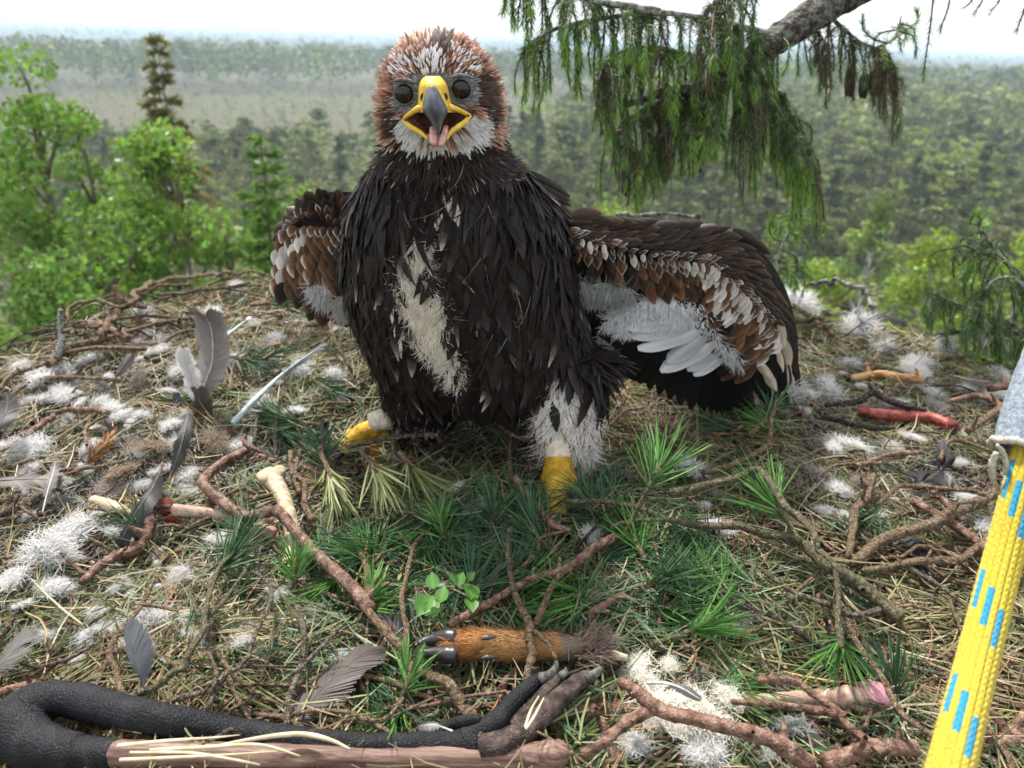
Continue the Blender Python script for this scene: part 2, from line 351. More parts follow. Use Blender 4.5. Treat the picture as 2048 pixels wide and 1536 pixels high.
hh = np.concatenate([g.uniform(10, 16, len(x)), g.uniform(1.2, 4.0, bn)]); x = np.concatenate([x, bx]); y = np.concatenate([y, by]); d = np.concatenate([d, bd])
st_ = (d > 320) & (d < 470); hh[st_] *= np.where(hh[st_] > 5, 1.2, 1)
mass('distant_forest', x, y, d, hh, 34, 0.125, 700, 330, 'far pine forest and stunted bog pines fading to blue')
mass('young_growth', ux, uy, ud, g.uniform(4, 9.5, len(ux)), 110, 0.07, 800, 900, 'dense young growth filling the gaps between the forest trees')

# ---- the tall trees close to the nest
def near_tree(name, label, top, Y, height, crown_h, crown_r, n, leaf, col, seed, clumps=60, bark=None, squash=0.75, shape=0.6, cut=None):
    g = np.random.default_rng(seed); tp = aty1(top[0], top[1], Y); base = np.array([tp[0] + g.normal(0, 0.3), tp[1] + g.normal(0, 0.3), GZ])
    r = root(name, label, 'tree', base)
    zt = tp[2]; h = g.uniform(0, 1, clumps) ** 0.85; h[0] = 0
    rm = crown_r * (np.clip(h / 0.55, 0.02, 1) ** shape)
    aa = g.uniform(0, 6.283, clumps); q = rm * np.sqrt(g.uniform(0.15, 1, clumps)); q[0] = 0
    C = np.stack([tp[0] + q * np.cos(aa), tp[1] + q * np.sin(aa), zt - 0.25 - h * crown_h], 1)
    cs = g.uniform(0.28, 0.5, clumps) * crown_r * 0.55
    i = g.integers(0, clumps, n); u = unit(g.normal(0, 1, (n, 3))) * (g.random(n) ** 0.38)[:, None]
    P = C[i] + u * cs[i][:, None] * np.array([1.1, 1.1, squash])
    bright = (g.uniform(0.7, 1.25, clumps)[i] * g.uniform(0.75, 1.25, n))[:, None]
    c = np.clip(np.array(col) * bright * (1 + 0.1 * g.normal(0, 1, (n, 3))), 0.004, 1)
    V, Fc, cc = leafquads(P, leaf, g, 0.8, c, 0.62)
    child(make('crown', V, Fc, M_leafnear, cols=cc, smooth=False), r)
    a = Acc(); tpath = catmull(np.array([base, base * 0.5 + tp * 0.5 + [g.normal(0, 0.3), g.normal(0, 0.3), 0], [tp[0], tp[1], zt - 0.5]]), 16)
    v, f, uv, _ = tube(tpath, [0.17, 0.10, 0.012], 8, 0.05, close=False); a.add(v, f)
    for k in range(clumps):
        z0 = C[k, 2] - 0.35 - 0.5 * q[k]; st = np.array([np.interp(z0, tpath[:, 2], tpath[:, 0]), np.interp(z0, tpath[:, 2], tpath[:, 1]), z0])
        mid = st * 0.5 + C[k] * 0.5 + g.normal(0, 0.07, 3)
        v, f, uv, _ = tube(catmull(np.array([st, mid, C[k]]), 6), [0.022 + 0.02 * h[k], 0.007], 5, close=False); a.add(v, f)
    a.make('trunk', bark or M_trunk, r); return r
GR = (0.15, 0.26, 0.045)
near_tree('broadleaf_tree', 'tall bright green leafy tree rising highest at the edge of the view', (25, 72), 7.5, 0, 6.5, 1.35, 15000, 0.075, GR, 41, 70)
near_tree('broadleaf_tree', 'leafy green tree with a small separate tuft on its side', (150, 195), 8.5, 0, 6.5, 1.15, 7500, 0.08, GR, 42, 42)
near_tree('broadleaf_tree', 'bright green leafy tree crown standing in front of the lone yellowish spruce', (305, 225), 7.0, 0, 5.5, 1.15, 13000, 0.07, (0.18, 0.30, 0.05), 43, 64)
near_tree('broadleaf_tree', 'low green leafy crown between the spruce sapling and the nest edge', (440, 400), 6.2, 0, 4.5, 0.95, 8000, 0.065, GR, 44, 46)
near_tree('broadleaf_tree', 'low broad leafy crown just beyond the twigs at the nest rim', (170, 390), 6.0, 0, 4.5, 1.3, 12000, 0.065, (0.13, 0.23, 0.04), 45, 60)
near_tree('broadleaf_tree', 'small green leafy crown showing beside the raised folded wing', (600, 350), 9.5, 0, 5.0, 0.75, 4200, 0.07, (0.16, 0.26, 0.045), 46, 30)
near_tree('birch_tree', 'bright yellow-green birch crown beyond the tuft of white down', (1650, 505), 11, 0, 5.5, 1.35, 12500, 0.075, (0.23, 0.32, 0.05), 47, 60, M_birch)
near_tree('birch_tree', 'bright yellow-green birch crown behind the drooping spruce bough', (1895, 455), 12, 0, 6, 1.45, 13500, 0.075, (0.24, 0.34, 0.05), 48, 60, M_birch)
near_tree('birch_tree', 'yellow-green birch crown at the far end of the spruce bough', (2075, 455), 11.5, 0, 6, 1.4, 10500, 0.075, (0.24, 0.34, 0.05), 49, 52, M_birch)
near_tree('birch_tree', 'slim pointed pale green birch standing alone before the pines', (1770, 395), 27, 0, 8, 1.9, 4800, 0.14, (0.13, 0.20, 0.045), 50, 40, M_birch, 1.0, 0.9)
near_tree('birch_tree', 'low yellow-green birch top between wing and spruce needles', (1560, 560), 9.5, 0, 4.5, 1.15, 8500, 0.07, (0.23, 0.32, 0.05), 51, 44, M_birch)
near_tree('birch_tree', 'pale green birch top showing just above the open wing', (1240, 400), 13, 0, 5, 1.3, 7000, 0.08, (0.20, 0.29, 0.05), 52, 40, M_birch)

def near_conifer(name, label, top, Y, crown_h, r0, n_whorl, col, seed, sparse=1.0, nl=0.03, per=90, droop=0.25):
    g = np.random.default_rng(seed); tp = aty1(top[0], top[1], Y); base = np.array([tp[0], tp[1], GZ]); r = root(name, label, 'tree', base)
    a = Acc(); path = catmull(np.array([base, base * 0.4 + tp * 0.6, tp]), 14); v, f, uv, _ = tube(path, [0.15, 0.08, 0.006], 7, close=False); a.add(v, f)
    Ps, Ds, Cs = [], [], []
    for k in range(n_whorl):
        hz = (k + 0.3) / n_whorl; z = tp[2] - hz * crown_h
        for b in range(g.integers(4, 7)):
            if g.random() > sparse: continue
            an = g.uniform(0, 6.283); Lb = r0 * (0.08 + 0.92 * hz ** 0.8) * g.uniform(0.6, 1.1)
            dr = np.array([math.cos(an), math.sin(an), 0]); s0 = np.array([tp[0], tp[1], z])
            bp = catmull(np.array([s0, s0 + dr * Lb * 0.5 + [0, 0, 0.02 * Lb], s0 + dr * Lb - [0, 0, droop * Lb]]), 8)
            v, f, uv, _ = tube(bp, [0.012, 0.003], 4, close=False); a.add(v, f)
            m = int(per * Lb / r0) + 12; tt = g.uniform(0.1, 1, m); P = np.stack([np.interp(tt, np.linspace(0, 1, 8), bp[:, q]) for q in range(3)], 1)
            P += g.normal(0, 0.05 * Lb, (m, 3)) * [1, 1, 0.7]
            Ps.append(P); Ds.append(unit(dr + g.normal(0, 0.6, (m, 3)) - [0, 0, 0.2])); Cs.append(np.array(col) * g.uniform(0.65, 1.3, (m, 1)))
    P, D, C = np.vstack(Ps), np.vstack(Ds), np.vstack(Cs); n = len(P)
    V, Fc, T, S, I = strips(P, D, g.normal(0, 1, (n, 3)), nl * g.uniform(0.6, 1.3, n), nl * 0.28, 1, [1, 0.5])
    child(make('crown', V, Fc, M_leafnear, cols=C[I], smooth=False), r); a.make('trunk', M_trunk, r); return r
near_tree('broadleaf_tree', 'darker green leafy crown filling the gap beside the folded wing', (520, 440), 7.5, 0, 4.5, 1.2, 9000, 0.07, (0.12, 0.22, 0.04), 53, 46)
near_tree('broadleaf_tree', 'broad low leafy crown behind the upright twig stub', (60, 470), 5.2, 0, 3.5, 1.1, 9000, 0.06, (0.12, 0.22, 0.04), 54, 46)
near_conifer('spruce_tree', 'lone sparse yellowish spruce top standing above the leafy trees', (312, 72), 17, 4.6, 1.15, 20, (0.17, 0.16, 0.05), 61, 0.85, 0.17, 100)
near_conifer('spruce_tree', 'young bright green spruce sapling top beside the leafy trees', (520, 268), 6.3, 2.4, 0.60, 20, (0.15, 0.28, 0.05), 62, 0.8, 0.075, 110, -0.25)
near_conifer('spruce_tree', 'dark young spruce top half hidden by the low leafy crown', (600, 470), 6.6, 2.4, 0.8, 14, (0.07, 0.13, 0.035), 63, 1.0, 0.07, 120, 0.1)

# ---- haze
hz = bpy.data.meshes.new('haze'); bm = bmesh.new(); bmesh.ops.create_cube(bm, size=1.0); bm.to_mesh(hz); bm.free()
ho = put('haze', hz, kind='stuff', label='thin pale air haze over the whole forest', cat='haze'); ho.scale = (11200, 11200, 34); ho.location = (0, 0, -24 + 17 - 1.5 + 0.0)
hm = bpy.data.materials.new('haze'); hm.use_nodes = True; ht = hm.node_tree; ht.nodes.remove(ht.nodes['Principled BSDF'])
pv = ht.nodes.new('ShaderNodeVolumePrincipled'); pv.inputs['Color'].default_value = (0.66, 0.84, 1.0, 1); pv.inputs['Density'].default_value = 0.00055; pv.inputs['Anisotropy'].default_value = 0.2
ht.links.new(pv.outputs[0], ht.nodes['Material Output'].inputs['Volume']); hz.materials.append(hm)
# ================================================================== THE NEST
M_needle = attr_mat('needle_litter', rough=0.5, spec=0.35, trans=0.12, var=0.18, scale=25)
M_pine = attr_mat('pine_needles', rough=0.5, spec=0.3, trans=0.15, var=0.15, scale=20)
M_down = attr_mat('white_down', rough=0.9, spec=0.1, trans=0.5, var=0.06, scale=50)
M_soil = noise_mat('nest_core', [(0.2, (0.018, 0.013, 0.009)), (0.5, (0.045, 0.032, 0.022)), (0.8, (0.11, 0.08, 0.055))], scale=70, rough=0.95, bump=1.0, dist=0.008)
BARK = {
 'red': noise_mat('red_pine_bark', [(0.30, (0.05, 0.025, 0.018)), (0.45, (0.14, 0.073, 0.050)), (0.58, (0.21, 0.12, 0.085)), (0.72, (0.30, 0.215, 0.16))], scale=120, rough=0.7, bump=0.6, dist=0.003, voro=0.35, vscale=300, spec=0.35),
 'tan': noise_mat('tan_twig_bark', [(0.25, (0.07, 0.04, 0.025)), (0.45, (0.24, 0.155, 0.09)), (0.62, (0.36, 0.265, 0.17)), (0.8, (0.46, 0.40, 0.31))], scale=230, rough=0.8, bump=1.0, dist=0.004, voro=0.7, vscale=520),
 'grey': noise_mat('grey_twig_bark', [(0.32, (0.07, 0.05, 0.038)), (0.5, (0.20, 0.155, 0.11)), (0.64, (0.31, 0.26, 0.19)), (0.8, (0.42, 0.40, 0.34))], scale=260, rough=0.85, bump=1.0, dist=0.004, voro=0.7, vscale=520),
 'olive': noise_mat('olive_twig_bark', [(0.32, (0.09, 0.08, 0.045)), (0.5, (0.20, 0.175, 0.10)), (0.64, (0.28, 0.25, 0.15)), (0.8, (0.38, 0.35, 0.25))], scale=230, rough=0.8, bump=1.0, dist=0.004, voro=0.7, vscale=520),
 'dark': noise_mat('dark_stick_bark', [(0.32, (0.025, 0.02, 0.018)), (0.55, (0.085, 0.06, 0.05)), (0.75, (0.2, 0.17, 0.15))], scale=180, rough=0.85, bump=1.0, dist=0.004, voro=0.7, vscale=520),
 'orange': noise_mat('peeled_orange_wood', [(0.32, (0.20, 0.09, 0.035)), (0.5, (0.42, 0.23, 0.10)), (0.7, (0.55, 0.38, 0.21))], scale=60, rough=0.7, bump=0.5, dist=0.002, stretch=(0.3, 1, 1)),
 'lichen': noise_mat('lichen_grey_bark', [(0.35, (0.07, 0.055, 0.045)), (0.5, (0.20, 0.19, 0.165)), (0.6, (0.36, 0.39, 0.36)), (0.75, (0.16, 0.14, 0.11))], scale=70, rough=0.9, bump=1.0, dist=0.003),
}
# mound
gx, gy = np.meshgrid(np.linspace(-1.5, 1.5, 240), np.linspace(-0.9, 2.25, 250), indexing='xy')
gz = np.clip(nest_z(gx, gy), -0.75, 1) - 0.012
gz = gz + 0.02 * vnoise(gx, gy, 60, 6)
V = np.stack([gx.ravel(), gy.ravel(), gz.ravel()], 1); k_ = np.arange(249)[:, None] * 240; j_ = np.arange(239)[None]
Fc = np.stack([k_ + j_, k_ + j_ + 1, k_ + 241 + j_, k_ + 240 + j_], -1).reshape(-1, 4)
q_ = (np.abs((V[:, 0] - NCX) / NRX) ** 2.7 + np.abs((V[:, 1] - NCY) / NRY) ** 2.7) ** (2 / 2.7)
Fc = Fc[(q_[Fc] < 1.55).all(1)]
nest = root('eagle_nest', 'broad flat treetop nest of sticks and dry pine needles', 'nest', (NCX, NCY, -0.7))
child(make('nest_base', V, Fc, M_soil), nest)
# dry needle litter, laid in combed bundles
def inside(x, y, lim=1.18): return (np.abs((x - NCX) / NRX) ** 2.7 + np.abs((y - NCY) / NRY) ** 2.7) ** (1 / 2.7) < lim ** .5
g = np.random.default_rng(21)
def surf(P):
    e = 0.004; zx = (nest_z(P[:, 0] + e, P[:, 1]) - nest_z(P[:, 0] - e, P[:, 1])) / (2 * e); zy = (nest_z(P[:, 0], P[:, 1] + e) - nest_z(P[:, 0], P[:, 1] - e)) / (2 * e)
    return unit(np.stack([-zx, -zy, np.ones(len(P))], 1))
def needle_bed(name, nclump, per, seed, ylim, lab, lo=0.0, hi=0.02, green=0.25, L=(0.045, 0.085), Wd=(0.0011, 0.0019), fan=0.28, xlim=(-1.0, 1.05), palette=None, gauss=None):
    g = np.random.default_rng(seed)
    cx = g.uniform(xlim[0], xlim[1], nclump * 2); cy = g.uniform(ylim[0], ylim[1], nclump * 2); k = inside(cx, cy); cx, cy = cx[k][:nclump], cy[k][:nclump]; m = len(cx)
    ang = 2.6 * vnoise(cx, cy, 3.0, 41) * 2 + g.normal(0, 0.9, m); I = np.repeat(np.arange(m), per); n = len(I)
    sp = g.uniform(0.010, 0.028, m)[I]
    th = ang[I] + g.normal(0, fan, n); D = np.stack([np.cos(th), np.sin(th), np.zeros(n)], 1)
    side = np.stack([-np.sin(ang[I]), np.cos(ang[I])], 1)
    off = side * (g.normal(0, 1, n) * sp)[:, None] + D[:, :2] * (g.normal(0, 1, n) * sp * 0.6)[:, None]
    P = np.zeros((n, 3)); P[:, 0] = cx[I] + off[:, 0]; P[:, 1] = cy[I] + off[:, 1]
    Lg = g.uniform(*L, n); P[:, :2] -= D[:, :2] * Lg[:, None] * 0.5
    h = g.uniform(lo, hi, m)[I] + g.uniform(0, 0.008, n); P[:, 2] = np.clip(nest_z(P[:, 0], P[:, 1]), -0.6, 1) + h
    E = P + D * Lg[:, None]; dz = np.clip(nest_z(E[:, 0], E[:, 1]), -0.6, 1) + h - P[:, 2]; D[:, 2] = np.clip(dz / Lg, -1.2, 1.0) + g.normal(0, 0.07, n)
    Nn = unit(surf(P) + g.normal(0, 0.5, (n, 3)))
    px, py, _ = proj(P)
    pal = np.array([(0.30, 0.245, 0.13), (0.22, 0.20, 0.085), (0.14, 0.165, 0.055), (0.34, 0.20, 0.10), (0.09, 0.125, 0.04), (0.40, 0.34, 0.22), (0.22, 0.11, 0.06)])
    gc = np.clip(1 - ((cx - 0.03) / 0.34) ** 2 - ((cy - 0.62) / 0.25) ** 2, 0, 1)
    w = np.stack([np.full(m, 0.20), np.full(m, 0.27), 0.27 + green * gc, np.full(m, 0.07), 0.13 + 2 * green * gc, np.full(m, 0.08), np.full(m, 0.07)], 1); w /= w.sum(1, keepdims=True)
    cls = (np.cumsum(w, 1) < g.random(m)[:, None]).sum(1); c = pal[np.clip(cls, 0, 6)][I]
    alt = g.random(n) < 0.22; c[alt] = pal[g.integers(0, 7, alt.sum())]; c = c * g.uniform(0.5, 1.2, (n, 1))
    if palette is not None: c = np.array(palette)[g.integers(0, len(palette), n)] * g.uniform(.6, 1.3, (n, 1))
    if gauss is not None:
        kp = g.random(m) < np.exp(-((cx - gauss[0]) / gauss[2]) ** 2 - ((cy - gauss[1]) / gauss[3]) ** 2); kp = kp[I]; P, D, Nn, Lg, c = P[kp], D[kp], Nn[kp], Lg[kp], c[kp]; n = len(P)
    V, Fc, T, S, J = strips(P, D, Nn, Lg, g.uniform(*Wd, n), 3, [0.75, 1, 0.9, 0.3], bend=g.normal(0.0, 0.10, n), curl=g.normal(0, 0.16, n))
    o = make(name, V, Fc, M_needle, cols=c[J], kind='stuff', label=lab); child(o, nest); return o
needle_bed('needle_litter', 1800, 22, 22, (0.2, 1.75), 'combed mats of dry tan and olive pine needles', 0.0, 0.018)
needle_bed('loose_needles', 2000, 4, 23, (0.25, 1.7), 'single dry needles lying criss-cross on top', 0.012, 0.03, fan=1.2)
needle_bed('near_needles', 420, 26, 24, (0.33, 0.62), 'needle bundles at the near rim', 0.0, 0.02, L=(0.03, 0.055), xlim=(-0.5, 0.5))

GREEN = [(0.032, 0.075, 0.035), (0.048, 0.10, 0.04), (0.065, 0.125, 0.05), (0.038, 0.085, 0.05), (0.09, 0.14, 0.055), (0.14, 0.165, 0.065), (0.22, 0.20, 0.10), (0.26, 0.21, 0.12)]
needle_bed('green_needles', 760, 13, 25, (0.36, 0.98), 'fresh dark green pine needles strewn over the middle', 0.012, 0.034, L=(.045, .07), fan=.6, Wd=(.0013, .0021), xlim=(-.45, .55), palette=GREEN, gauss=(.03, .66, .26, .19))
needle_bed('dark_needle_mats', 330, 18, 26, (0.36, 1.2), 'dark green needle mats', 0.006, 0.02, L=(.04, .065), fan=.35, xlim=(-.7, .7), palette=GREEN, gauss=(.0, .72, .5, .32))  # lower-lying mats in the same green palette

# ---- sticks traced as lying lines
def P2(s): return np.array([[float(q) for q in p.split(',')] for p in s.split()])
def stick_path(pts, off, n):
    q = P2(pts); o = interp_list(off, len(q)) + 0.017; return catmull(atn(q[:, 0], q[:, 1], o), n)
def kink(path, r):
    L = np.linalg.norm(np.diff(path, axis=0), axis=1).sum(); m = max(3, int(L / (r * 5 + .008))); kn = rng.normal(0, 1, (m, 3)) * r * .75; kn[0] = kn[-1] = 0
    return path + np.stack([np.interp(np.linspace(0, 1, len(path)), np.linspace(0, 1, m), kn[:, c]) for c in range(3)], 1)
def wood(name, path, r, mat, parent=None, sides=10, stubs=3, **k):
    a = Acc(); V, Fc, uv, caps = tube(path, r, sides, .13, .06); a.add(V, Fc)
    for _ in range(stubs):
        i = rng.integers(2, len(path) - 2); T = unit(path[i + 1] - path[i - 1]); d = rng.normal(0, 1, 3); d[2] = abs(d[2]) * .7; d = unit(d - T * (d @ T) * .6); rr = r[i]; L = rr * rng.uniform(1.5, 4.5)
        v, f, _, _ = tube(np.array([path[i], path[i] + d * L * .6, path[i] + d * L + rng.normal(0, rr * .3, 3)]), [rr * .6, rr * .45, rr * .28], 7, .15); a.add(v, f)
    V = np.vstack(a.v); Fq = np.vstack(a.f).tolist() + caps[0][:, ::-1].tolist() + caps[1].tolist()
    o = make(name, V, Fq, mat, **k)
    if parent is not None: child(o, parent)
    return o
def stick(pts, rpx, kind, off=0.012, label=None, group=None, name='stick', forks=(), sides=8, cat='stick', pts3=None):
    path = stick_path(pts, off, max(14, 9 * len(pts.split()))) if pts3 is None else pts3
    dep = proj(path)[2]; r = interp_list(rpx, len(path)) / F * dep
    path = kink(path, r.mean())
    kw = dict(label=label, cat=cat, group=group)
    if not forks:
        return wood(name, path, r * .9, BARK[kind], **kw)
    rt = root(name, label, cat, path[0], group); wood('stem', path, r * .9, BARK[kind], rt)
    for f, fr, fo in forks:
        p = stick_path(f, fo, 16); rq = interp_list(fr, 16) / F * proj(p)[2] * .9; wood('side_twig', kink(p, rq.mean()), rq, BARK[kind], rt, 8, 1)
    return rt
ST = [
 ("490,902 445,926 425,958 442,998 500,1021 560,1035 605,1072 650,1118 700,1168 742,1218", [9, 12, 13, 15], 'red', [.02, .03, .025, .02], 'thick reddish crooked pine stick curving past the pale leg bone', ()),
 ("707,1079 731,1127 733,1178 748,1233 800,1308 844,1346 885,1380 919,1407 950,1438", [6, 9, 11, 14], 'tan', [.02, .022, .02], 'long branch running down to the black bird foot', (("806,1303 811,1216 810,1165 827,1103 854,1062", [7, 4], .025), ("827,1103 812,1080 798,1064", [5, 3], .025), ("733,1140 771,1097 767,1056", [5, 3], .02))),
 ("899,1250 974,1207 1056,1168 1134,1137 1193,1096 1232,1074", [9, 9, 11, 9], 'red', [.02, .03, .03], 'straight slender red stick crossing above the deer leg', ()),
 ("1018,1055 1015,1113 1025,1182 1042,1219 1066,1257 1056,1301 1051,1363", [5, 7, 10, 9], 'tan', [.02, .03, .045, .03], 'forked twig lying over the middle of the deer leg', (("1025,1150 1073,1107 1083,1076 1131,1062", [5, 3], .02), ("1070,1250 1080,1225 1097,1182 1124,1148", [8, 7], .035), ("1068,1262 1096,1290 1112,1318", [6, 4], .045))),
 ("1011,1055 988,1096 991,1155 974,1196", [6, 5], 'grey', .02, 'short grey twig standing beside the green bilberry leaves', ()),
 ("1251,1192 1193,1223 1186,1247 1203,1284 1222,1302", [9, 8, 4], 'red', .022, 'short hooked red stick beside the long green needles', ()),
 ("1240,1363 1275,1387 1305,1418 1348,1445 1416,1459 1485,1472 1553,1490 1625,1532", [12, 17, 16, 22], 'red', [.05, .055, .05], 'thick brown stick with a broken pale end lying over white curly lichen', (("1305,1418 1261,1448 1213,1490 1165,1509", [16, 12], .05),)),
 ("965,1388 1080,1402 1193,1414 1285,1414", [17, 18], 'red', .004, 'dark red branch half buried behind the black toes', ()),
 ("308,1158 287,1209 243,1260 229,1301 232,1339 246,1377 265,1402", [5, 7, 8], 'tan', [.03, .035, .02], 'curved brown twig arching beside the small blue-grey feather', (("287,1209 320,1214 355,1222", [5, 3], .03),)),
 ("461,1110 431,1148 410,1216 396,1278 369,1325 328,1360 280,1385", [5, 7, 8], 'olive', [.035, .04, .02], 'pale knobby twig carrying a spray of green needles', (("400,1230 384,1190 390,1170", [5, 3], .03), ("410,1240 450,1200 490,1150 500,1128", [6, 3], .03))),
 ("513,1144 537,1182 530,1233 499,1295 472,1336 434,1370 376,1394 314,1411", [4, 5, 7], 'grey', [.03, .035, .02], 'long thin grey twig sweeping down towards the folded black leg', (("428,1375 432,1340 414,1285 424,1240", [6, 4], .03), ("472,1336 510,1329 570,1334", [5, 3], .025), ("434,1370 418,1400 405,1430", [7, 6], .02))),
 ("595,1213 601,1267 595,1336 578,1394 574,1450", [6, 7, 7], 'grey', [.03, .03, .02], 'grey twig standing against the large grey feather', (("593,1346 636,1301 684,1250", [6, 4], .03),)),
 ("164,1165 191,1137 222,1117 267,1100 290,1068 301,1031", [9, 12, 11], 'red', .018, 'short thick orange-red stick below the black pointed feather', ()),
 ("-20,1390 55,1380 106,1384", [10, 10], 'red', .012, 'red stick end lying behind the folded black leg', ()),
 ("578,1431 632,1419 700,1421 731,1433 776,1431 806,1397", [5, 5], 'tan', .02, 'thin wavy twig in front of the large grey feather', ()),
 ("496,550 444,547 376,557 308,564 273,588 243,619 205,666 164,687 126,701 99,731", [3, 5, 7, 8], 'tan', [.04, .05, .04, .03], 'long arched twig sweeping along the rim of the nest', ()),
 ("99,738 116,694 116,653 121,620", [9, 7, 6], 'lichen', [0, .05, .08, .11], 'upright twig stub smeared white at the rim', ()),
 ("150,649 185,656 219,666 256,678", [9, 10, 9], 'red', .03, 'short broken red-brown stick on the rim', ()),
 ("229,571 233,588 260,602 292,614", [5, 8, 6], 'red', [.07, .05, .03], 'reddish broken stick pointing up from the rim', ()),
 ("0,779 27,752 68,731 137,704 222,697 292,698", [5, 5], 'tan', .03, 'thin tan twig trailing off the rim', ()),
 ("10,800 79,759 191,752 240,760", [5, 4], 'tan', .02, None, ()), ("48,872 99,837 126,820 171,820 215,826", [6, 6], 'red', .02, None, ()),
 ("-10,1030 41,1001 89,988", [10, 9], 'grey', .02, None, ()), ("147,670 140,636 161,605 191,601 240,615", [4, 4], 'tan', [.02, .05, .06], None, ()),
 ("212,636 290,632 376,639", [4, 4], 'grey', .03, None, ()), ("190,690 240,672 300,652 355,640", [5, 4], 'tan', .03, None, ()),
 ("300,690 350,668 400,660 450,650", [4, 4], 'tan', .02, None, ()), ("320,590 370,585 430,575 500,565", [4, 3], 'grey', .04, None, ()),
 ("839,813 873,800 918,788 962,803 993,834 1017,861 1055,882", [5, 5, 5], 'tan', [.06, .08, .05], 'slender arched twig bending in front of the bird between its legs', ()),
 ("700,895 726,888 788,875 860,870 880,880", [4, 5, 4], 'grey', .035, 'thin grey twig crossing just in front of the yellow toe', (("785,878 791,916 822,936", [5, 4], .03),)),
 ("1553,800 1546,848 1533,889 1502,912 1461,926 1405,944", [4, 6, 8], 'tan', [.07, .05, .03], 'curved tan twig rising beside the drooping wing tip', ()),
 ("1340,985 1392,967 1461,954 1512,943 1546,967 1570,1008 1594,1035 1628,1079 1656,1114 1669,1165 1680,1250 1683,1295", [9, 8, 8, 6, 5], 'olive', [.06, .075, .07, .06], 'long olive twig bending over at a right angle above the litter', ()),
 ("1553,1069 1608,1090 1649,1124 1707,1161 1758,1202 1801,1238", [10, 15, 16, 15], 'olive', [.03, .03, .02], 'thick grey-green stick lying aslant beside the rope', ()),
 ("1133,1001 1232,1005 1348,1042 1427,1052 1502,1062 1556,1073", [5, 6, 8, 9], 'olive', [.03, .035, .03], 'pale olive branch reaching towards the yellow foot', (("1222,1054 1266,1042 1348,1040", [6, 5], .035),)),
 ("1710,1124 1775,1083 1844,1052 1895,1031 1936,1014 1995,984", [11, 13, 12], 'tan', .025, 'stout tan branch running in under the rope', ()),
 ("1727,1141 1826,1131 1912,1117 1985,1070", [7, 9, 8], 'tan', .025, 'thin rough branch below the stout tan one', ()),
 ("1744,950 1731,991 1717,1029 1703,1063 1697,1114", [10, 9, 7], 'tan', .025, 'short upright flaky stick with a broken top', ()),
 ("1823,1001 1881,1032 1929,1063 1995,1112", [9, 10], 'red', .02, 'red-orange stick running aslant under the tan branches', ()), ("1867,981 1902,1015 1925,1040", [7, 7], 'red', .02, None, ()),
 ("1758,1008 1803,981 1861,974 1929,981 1972,990", [5, 6], 'tan', .03, None, ()),
 ("1705,756 1758,748 1803,754 1843,758", [7, 11, 9], 'orange', .012, 'peeled orange stick lying behind the red bone', ()),
 ("1652,810 1700,803 1738,789 1768,803 1796,813 1850,822", [5, 8, 8], 'dark', [.01, .025, .02], 'dark kinked stick above the red bone', ()),
 ("1632,834 1673,841 1724,854 1788,858", [5, 7, 6], 'dark', .02, 'dark thin stick below the red bone', ()),
 ("1898,803 1946,793 1980,800 2020,822", [6, 8], 'red', .03, 'curved red twig near the canvas sleeve', ()), ("1935,862 1980,827 2025,800", [8, 9], 'tan', .03, None, ()), ("1975,776 2060,777", [10, 10], 'red', .03, None, ()),
 ("1717,930 1775,912 1842,905", [5, 5], 'red', .02, None, ()),
 ("1621,567 1662,566 1700,567 1724,584 1744,608 1752,628", [5, 5, 5], 'lichen', [.08, .09, .06, .02], 'grey arched twig looping over the far rim', (("1728,588 1745,590 1762,594", [3, 2], .05),)),
 ("1594,643 1656,632 1706,626", [5, 6], 'grey', .02, None, ()), ("1587,612 1638,649 1668,670", [5, 5], 'tan', .02, None, ()),
 ("1464,1404 1553,1414 1656,1421 1707,1452 1770,1508", [6, 9, 9], 'red', .03, 'brown stick crossing the pink ended bone', ()),
 ("1519,1360 1587,1366 1632,1394 1690,1432", [8, 8], 'red', .03, None, ()),
 ("1690,1237 1734,1308 1792,1414 1865,1472", [6, 7], 'tan', [.05, .045], 'pale knobby twig slanting down to the rope', ()),
 ("1650,1526 1758,1513 1830,1497", [20, 18], 'red', .02, 'thick bark-covered stick behind the foot of the rope', ()), ("1915,1500 2070,1475", [24, 24], 'red', .0, 'thick brown branch at the near rim under the rope', ()), ("1975,1370 2070,1432", [20, 20], 'tan', .0, None, ()),
 ("1526,1141 1587,1182 1656,1209 1707,1230 1760,1219", [5, 7, 7], 'grey', .03, None, ()),
 ("581,902 584,950 608,995 626,1040", [5, 7], 'tan', .03, 'paired brown twigs bending down over the pale leg bone', (("598,902 591,950 600,985", [5, 6], .03),)),
 ("1075,1130 1110,1180 1128,1290 1180,1420 1200,1480", [9, 10, 12], 'tan', -.004, None, ()), ("860,1390 872,1330 890,1270", [7, 6], 'tan', .012, None, ()), ("1190,1420 1215,1470 1240,1530", [12, 13], 'red', .008, None, ()),
 ("540,1130 600,1180 660,1190 700,1200", [5, 4], 'tan', .012, None, ()), ("640,1000 700,1010 760,1040", [5, 4], 'grey', .012, None, ()), ("1950,1180 2000,1150 2060,1120", [8, 9], 'tan', .02, None, ()),
 ("1030,955 1060,1000 1100,1040 1140,1060", [9, 8, 5], 'red', .02, 'dark red broken twig stub among the green needles', ()),
]
GRP = {'tan': ('thin tan pine twig lying loose in the needle litter', 'loose tan twigs'), 'red': ('red-barked stick lying loose in the needle litter', 'loose red-barked sticks'),
       'grey': ('rough grey twig lying loose in the needle litter', 'loose grey twigs'), 'dark': ('blackish weathered stick lying loose in the needle litter', 'loose dark sticks')}
for pts, r_, kd, off, lab, forks in ST:
    if lab: stick(pts, r_, kd, off, lab, None, 'stick', forks)
    else: stick(pts, r_, kd, off, *GRP[kd], 'stick', forks)
